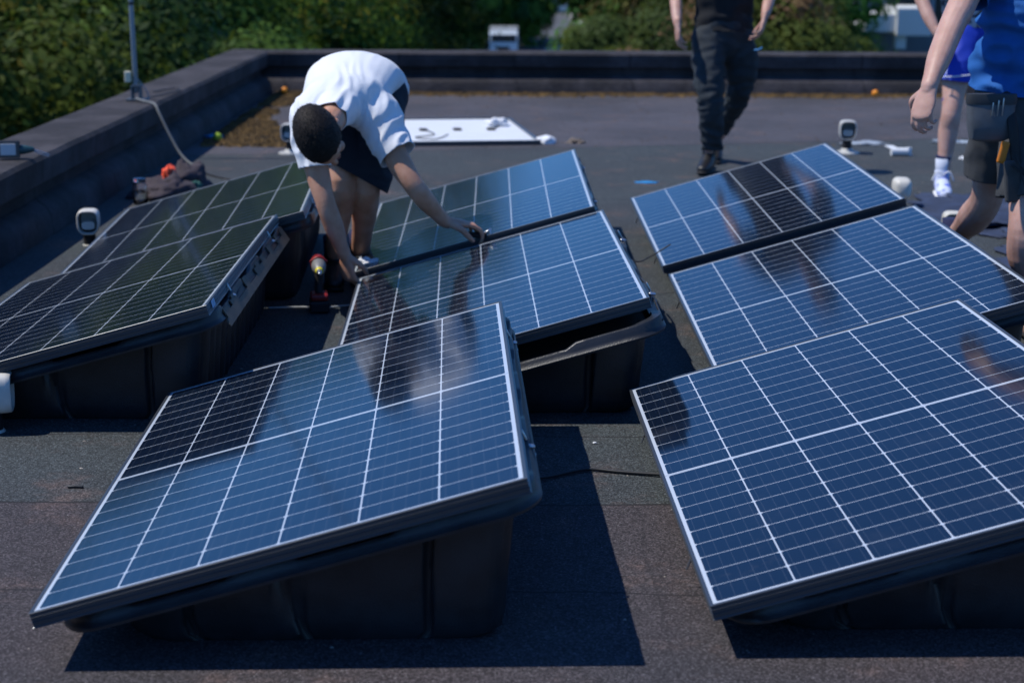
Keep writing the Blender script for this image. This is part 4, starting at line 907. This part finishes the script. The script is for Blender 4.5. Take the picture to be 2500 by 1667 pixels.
    shoe_at(t, L, (1.935, 6.16, .115), (.1, -1, 0), M['boot'], M['dark'], M['sock_navy']); shoe_at(t, L, (1.845, 7.06, .20), (.1, -.8, -.5), M['boot'], M['dark'], M['sock_navy'])
person_d()

# ================================================================ BACKGROUND
GZ = -9.4
b = MB(); b.box((0, 600, GZ - .5), (2400, 2400, 1)); b.build('ground', M['grass'])['kind'] = 'structure'
b = MB(); b.box((2.2, 300, GZ + .006), (11, 560, .012)); b.build('road', M['asphalt'])['kind'] = 'structure'
b = MB(); b.box((8.8, 300, GZ + .05), (2.0, 560, .10)); b.build('pavement', M['kerb'])['kind'] = 'structure'
b = MB()
for k in range(50): b.box((2.4, 60 + k * 9, GZ + .016), (.14, 4, .008))
b.build('road_marking', M['white'])['kind'] = 'structure'

def crown_mesh(name, m, n_leaf, rad, leaf, nclump, seed, squash=.8, low=-.5):
    rg = np.random.default_rng(seed)
    cl = rg.normal(size=(nclump, 3)); cl /= np.linalg.norm(cl, axis=1)[:, None]; cl *= (rg.uniform(.15, 1, nclump) ** .42)[:, None] * rad
    cl[:, 2] *= squash; cr_ = rg.uniform(.13, .27, nclump) * rad
    idx = rg.integers(0, nclump, n_leaf); d = rg.normal(size=(n_leaf, 3)); d /= np.linalg.norm(d, axis=1)[:, None]
    c = cl[idx] + d * (cr_[idx] * rg.uniform(.55, 1.05, n_leaf))[:, None] * np.array([1, 1, .75])
    rad_ = c / (np.linalg.norm(c, axis=1)[:, None] + 1e-6); nr = d * 1.0 + rad_ * .7 + rg.normal(size=(n_leaf, 3)) * .38; nr[:, 2] += .45; nr /= np.linalg.norm(nr, axis=1)[:, None]
    a = np.cross(nr, rg.normal(size=(n_leaf, 3))); a /= np.linalg.norm(a, axis=1)[:, None]; bb = np.cross(nr, a)
    s = leaf * rg.uniform(.6, 1.35, n_leaf)[:, None]
    v = np.stack([c - a * s, c + bb * s * .5 + nr * s * .1, c + a * s, c - bb * s * .5 + nr * s * .1], 1).reshape(-1, 3)
    me = bpy.data.meshes.new(name); me.vertices.add(len(v)); me.vertices.foreach_set('co', v.ravel())
    me.loops.add(n_leaf * 4); me.loops.foreach_set('vertex_index', np.arange(n_leaf * 4)); me.polygons.add(n_leaf); me.polygons.foreach_set('loop_start', np.arange(n_leaf) * 4)
    me.update(calc_edges=True); at = me.attributes.new('tint', 'FLOAT', 'FACE'); ct = rg.random(nclump); tv = np.clip(ct[idx] * .93 + rg.random(n_leaf) * .07, 0, 1); at.data.foreach_set('value', tv)
    me.materials.append(m); return me
def trunk_mesh(name, h, r, seed, limbs=7, spread=2.6):
    random.seed(seed); b = MB(); b.tube([(0, 0, 0), (.1, .05, h * .35), (-.05, .1, h * .7), (0, 0, h)], [r * 1.25, r, r * .8, r * .4], 10, n=14)
    for k in range(limbs):
        a = random.random() * 6.28; z0 = h * random.uniform(.45, .9); s = spread * random.uniform(.6, 1.1)
        b.tube([(0, 0, z0), (s * .45 * math.cos(a), s * .45 * math.sin(a), z0 + s * .35), (s * math.cos(a), s * math.sin(a), z0 + s * .8)], [r * .4, r * .25, r * .08], 7, n=8)
    me = bpy.data.meshes.new(name); me.from_pydata(b.v, [], b.f); me.materials.append(M['bark']); return me
CR = {'A': crown_mesh('crown', M['leafA'], 70000, 4.2, .068, 240, 1, .95), 'B': crown_mesh('crown', M['leafB'], 70000, 4.2, .066, 260, 2, .9),
      'C': crown_mesh('crown', M['leafC'], 40000, 3.6, .10, 120, 3, .9), 'P': crown_mesh('crown', M['leafP'], 42000, 2.6, .062, 150, 4, .75),
      'D': crown_mesh('crown', M['leafA'], 26000, 5.0, .22, 120, 5, 1.0)}
TR = trunk_mesh('trunk', 8.0, .24, 5)
def tree(kind, loc, s, label, group='trees beyond the roof', cz=8.4, rz=0, name='tree', sz=None):
    t = thing(name, label, 'tree' if name == 'tree' else 'shrub', loc, rz, group)
    o = bpy.data.objects.new('crown', CR[kind]); COL.objects.link(o); o.parent = t; o.location = (0, 0, cz); o.scale = (s, s, sz or s); o.rotation_euler = (0, 0, rz * 1.7)
    k = bpy.data.objects.new('trunk', TR); COL.objects.link(k); k.parent = t; k.scale = (.9 * s, .9 * s, cz / 8.6)
# left bank (x, y, kind, scale, crown centre height above ground)
LB = [(-7.0, 44.0, 'A', 1.2, 11.8, 'tallest dark tree, back behind the bent man and the parapet corner'),
      (-7.2, 13.0, 'B', .95, 6.0, 'leafy tree rising closest over the left parapet, bright sprays low down'),
      (-10.2, 19.0, 'A', 1.15, 8.2, 'dark leafy tree left of the mast near the upper left corner'),
      (-7.0, 21.0, 'B', 1.10, 7.0, 'olive tree with yellow sprays directly behind the mast'),
      (-5.9, 26.0, 'A', 1.05, 8.0, 'green tree right of the mast behind the parapet corner'),
      (-10.5, 29.0, 'B', 1.3, 9.5, 'tall olive tree rising behind the mast trees'),
      (-5.9, 33.0, 'A', 1.05, 7.6, 'green tree just above the bent man\'s white back'),
      (-9.6, 38.0, 'A', 1.45, 9.4, 'tall dark tree filling the gap above the parapet corner'),
      (-14.5, 23.0, 'A', 1.35, 8.2, 'dark tree at the top left edge of the photo'),
      (-13.0, 13.5, 'B', 1.2, 7.2, 'dense tree below the left parapet, at the photo\'s left edge'),
      (-6.6, 52.0, 'B', 1.30, 9.4, 'olive tree left of the white truck'),
      (-13.0, 48.0, 'A', 1.6, 9.9, 'large dark tree farther back behind the left trees'),
      (-19.0, 33.0, 'A', 1.7, 8.6, 'broad dark tree far to the left, reflected in the left panels'),
      (-9.0, 8.0, 'A', 1.0, 4.4, 'low dark tree below the left parapet, mostly hidden by it')]
for (x, y, k, s, cz, lb) in LB: tree(k, (x, y, GZ), s, lb, cz=cz, rz=x * 1.3)
# centre: far dark trees behind the truck, maple, pink shrubs
FB = [(-12, 120, 1.5, 'dark tree mass left of the white truck, beyond the olive tree'), (-4.5, 178, 1.9, 'dark olive tree directly behind the white truck'), (-15, 165, 1.9, 'dark distant tree well left of the white truck'),
      (-1.6, 186, 1.35, 'small dark tree between the white truck and the road'), (17, 205, 1.6, 'distant dark tree right of the road, behind the maple'), (15.0, 262, 1.6, 'distant tree closing the end of the road'), (-5, 270, 2.0, 'far tree on the left of the road end'), (24, 190, 2.0, 'far tree behind the pink-flowering shrubs')]
for (x, y, s, lb) in FB: tree('D', (x, y, GZ), s, lb, 'distant trees by the road', cz=6.4 * s * .7, rz=y)
tree('C', (4.65, 38, GZ), 1.0, 'bright green maple-leaved tree right of the road gap', cz=8.3, rz=1)
tree('C', (4.6, 62, GZ), .75, 'smaller bright tree low beside the road, behind the maple', cz=6.5, rz=2)
SH = [(2.85, 25.0, .80, 'pink-flowering shrub right of the maple, behind the black-tee person\'s left arm'), (3.35, 27.5, .85, 'flowering shrub directly behind the black-tee person'), (3.55, 24.2, .62, 'lower flowering shrub right of the black-tee person\'s hip'), (4.25, 30.0, .85, 'olive flowering shrub nearest the white porch'), (3.6, 34.0, 1.1, 'larger flowering shrub in the back of the shrubs')]
for i, (x, y, s, lb) in enumerate(SH): tree('P', (x, y, GZ), s, lb, 'flowering shrubs beyond the far parapet', cz=(7.9, 8.6, 7.7, 8.2, 8.8)[i], rz=x * 2.1, name='flowering_shrub')

# truck
t = thing('truck', 'white truck facing the camera down on the road', 'truck', (-.85, 150, GZ + .01)); t.scale = (1, 1, .89)
def rb(b, c, d): b.box(c, d)
b = MB(); b.rings([[(x * 1.22, y, z) for x, z in ((-1, .75), (1, .75), (1, zt), (-1, zt))] for y, zt in ((0, 2.0), (.12, 3.05), (.5, 3.25), (2.1, 3.30))]); b.build('cab', M['truck'], t, bevel=.06)
b = MB(); b.rings([[(x * 1.08, y, z) for x, z in ((-1, 2.25), (1, 2.25), (1, 2.98), (-1, 2.98))] for y in (-.02, .06)]); b.build('windscreen', M['window'], t, bevel=.03)
b = MB(); b.box((0, -.05, 1.35), (1.0, .10, 1.0)); b.build('grille', M['tail'], t, bevel=.02)
b = MB(); b.box((0, -.10, .62), (2.5, .25, .34)); b.build('bumper', M['truck'], t, bevel=.05)
for x in (-.95, .95):
    b = MB(); b.box((x, -.16, .85), (.36, .12, .22)); b.build('headlight', M['lamp'], t, bevel=.03)
    b = MB(); b.box((x * 1.48, .05, 2.35), (.20, .16, .62)); b.box((x * 1.36, .1, 2.62), (.3, .04, .04)); b.build('mirror', M['tail'], t, bevel=.03)
    for yy in (1.0, 5.2):
        b = MB(); b.lathe([(.2, -.14), (.46, -.14), (.5, -.1), (.5, .1), (.46, .14), (.2, .14)], (x * 1.05, yy, .5), 20, Matrix.Rotation(R(90), 3, 'Y')); w = b.build('wheel', M['dark'], t, auto=40)
b = MB(); b.tube([(-1.1, .6, 3.42), (1.1, .6, 3.42)], [.05, .05], 8)
for k in range(6): b.tube([(-1 + k * .4, .5, 3.48), (-1 + k * .4, .6, 3.48)], [.12, .12], 10)
b.build('light_bar', M['lamp'], t, smooth=True)
b = MB(); b.box((0, 4.9, 2.1), (2.5, 5.2, 2.6)); b.build('cargo_box', mat('cargo_grey', (.25, .27, .28), .6), t, bevel=.04)
# cars
def car(loc, rz, m, label):
    t = thing('parked_car', label, 'car', loc, rz, 'cars by the distant road')
    b = MB(); prof = [(-2.1, .35), (-2.15, .75), (-1.3, .90), (-.7, 1.38), (.9, 1.42), (1.6, .98), (2.1, .92), (2.15, .4)]
    b.rings([[(x * w, y, z if z < .95 else .95 + (z - .95) * (1 if w < .8 else .0)) for y, z in prof] for x, w in ((-1, .86), (-1, .78), (-1, .66), (1, .66), (1, .78), (1, .86))]); b.build('body', m, t, bevel=.03)
    b = MB(); b.rings([[(x * .70, y, z) for y, z in ((-1.1, .98), (-.68, 1.33), (.85, 1.36), (1.35, 1.0))] for x in (-1, 1)]); b.build('window', M['window'], t)
    for x in (-.8, .8):
        for y in (-1.3, 1.35):
            b = MB(); b.lathe([(.12, -.1), (.31, -.1), (.33, 0), (.31, .1), (.12, .1)], (x, y, .33), 16, Matrix.Rotation(R(90), 3, 'Y')); b.build('wheel', M['dark'], t, auto=40)
        b = MB(); b.box((x * .75, -2.14, .68), (.32, .06, .16)); b.build('headlight', M['lamp'], t)
bc = mat('car_blue', (.03, .09, .18), .3, coat=.5)
car((5.0, 158, GZ + .01), R(70), bc, 'dark blue car on the road right of the white truck')
car((-3.6, 148, GZ + .01), R(80), mat('car_teal', (.03, .12, .2), .3, coat=.5), 'blue car roof just left of the white truck')
# pale fence
t = thing('fence', 'pale slatted fence standing beside the distant road', 'fence', (6.6, 120, GZ))
b = MB()
for k in range(40): b.box((k * .17, 0, 1.2), (.10, .04, 2.4))
b.build('slats', mat('fence_pale', (.30, .32, .27), .9), t)
b = MB(); b.box((3.3, .06, 2.0), (6.9, .05, .12)); b.box((3.3, .06, .6), (6.9, .05, .12)); b.build('rail', M['kerb'], t)
# distant white house at the end of the road
def house(loc, rz, label, w, d, h, mw, mr, group=None):
    t = thing('house', label, 'house', loc, rz, group)
    b = MB(); b.box((0, 0, h / 2), (w, d, h)); b.build('wall', mw, t)
    b = MB(); b.rings([[(x, y, z) for x, z in ((-w / 2 - .4, h + .003), (0, h + w * .3), (w / 2 + .4, h + .003), (w / 2 + .4, h - .15), (0, h + w * .3 - .2), (-w / 2 - .4, h - .15))] for y in (-d / 2 - .3, d / 2 + .3)]); b.build('roof', mr, t)
    for x in (-w * .28, w * .28):
        for z in (1.5, 4.2):
            if z < h - 1: b = MB(); b.box((x, -d / 2 - .03, z), (1.3, .08, 1.2)); b.build('window', M['window'], t)
    b = MB(); b.box((0, -d / 2 - .03, 1.05), (.95, .08, 2.1)); b.build('door', M['tail'], t)
house((5.2, 262, GZ + .2), R(4), 'small white house at the far end of the road', 5.5, 7, 5.6, mat('render_white', (.65, .66, .68), .8), mat('slate', (.10, .10, .12), .8))

# right: building with white porch
t = thing('building', 'blue-grey glazed building with white porch behind the right end of the parapet', 'building', (9.6, 40, GZ))
gm = mat('facade_grey', (.13, .16, .19), .6, var=.15, scale=.8); wm = mat('porch_white', (.72, .74, .74), .6)
b = MB(); b.box((4.0, 5.0, 6.2), (11, 8, 12.4)); b.build('wall', gm, t)
for k in range(5):
    for z in (6.6, 9.9):
        f = MB(); f.box((-.4 + k * 1.15, .97, z), (.95, .06, 2.2)); w = f.build('window', mat('win_frame', (.30, .36, .42), .5), t)
        p_ = MB(); p_.box((-.4 + k * 1.15, .93, z), (.80, .04, 2.0)); p_.build('pane', M['window'], w)
b = MB(); b.box((-.95, -.3, 9.02), (1.5, 1.6, .40)); b.box((-.60, -.34, 9.05), (.8, 1.7, .62)); b.build('porch_roof', wm, t, bevel=.02)
b = MB(); b.box((-.85, -.9, 8.62), (.24, .3, .36)); b.build('lamp_box', wm, t, bevel=.02)
for x in (-1.5, .5): 
    b = MB(); b.box((x, -.9, 4.33), (.16, .16, 8.64)); b.build('column', gm, t)
b = MB()
for k in range(14): b.box((-1.3 + k * .3, -1.15, 7.2), (.05, .05, 1.6))
b.box((.6, -1.15, 8.02), (4.2, .06, .06)); b.build('railing', gm, t)
# street lamp top seen in the trees at the left edge
t = thing('street_lamp', 'thin blue-grey post standing in the trees at the left edge', 'post', (-5.05, 16.6, GZ))
b = MB(); b.tube([(0, 0, 0), (0, 0, 9.3), (0, 0, 9.62)], [.05, .03, .028], 10); b.build('post', M['pole'], t, smooth=True)
b = MB(); b.lathe([(.03, 9.62), (.036, 9.63), (.03, 9.66), (.002, 9.67)], (0, 0, 0), 12); b.build('cap', M['pole'], t)
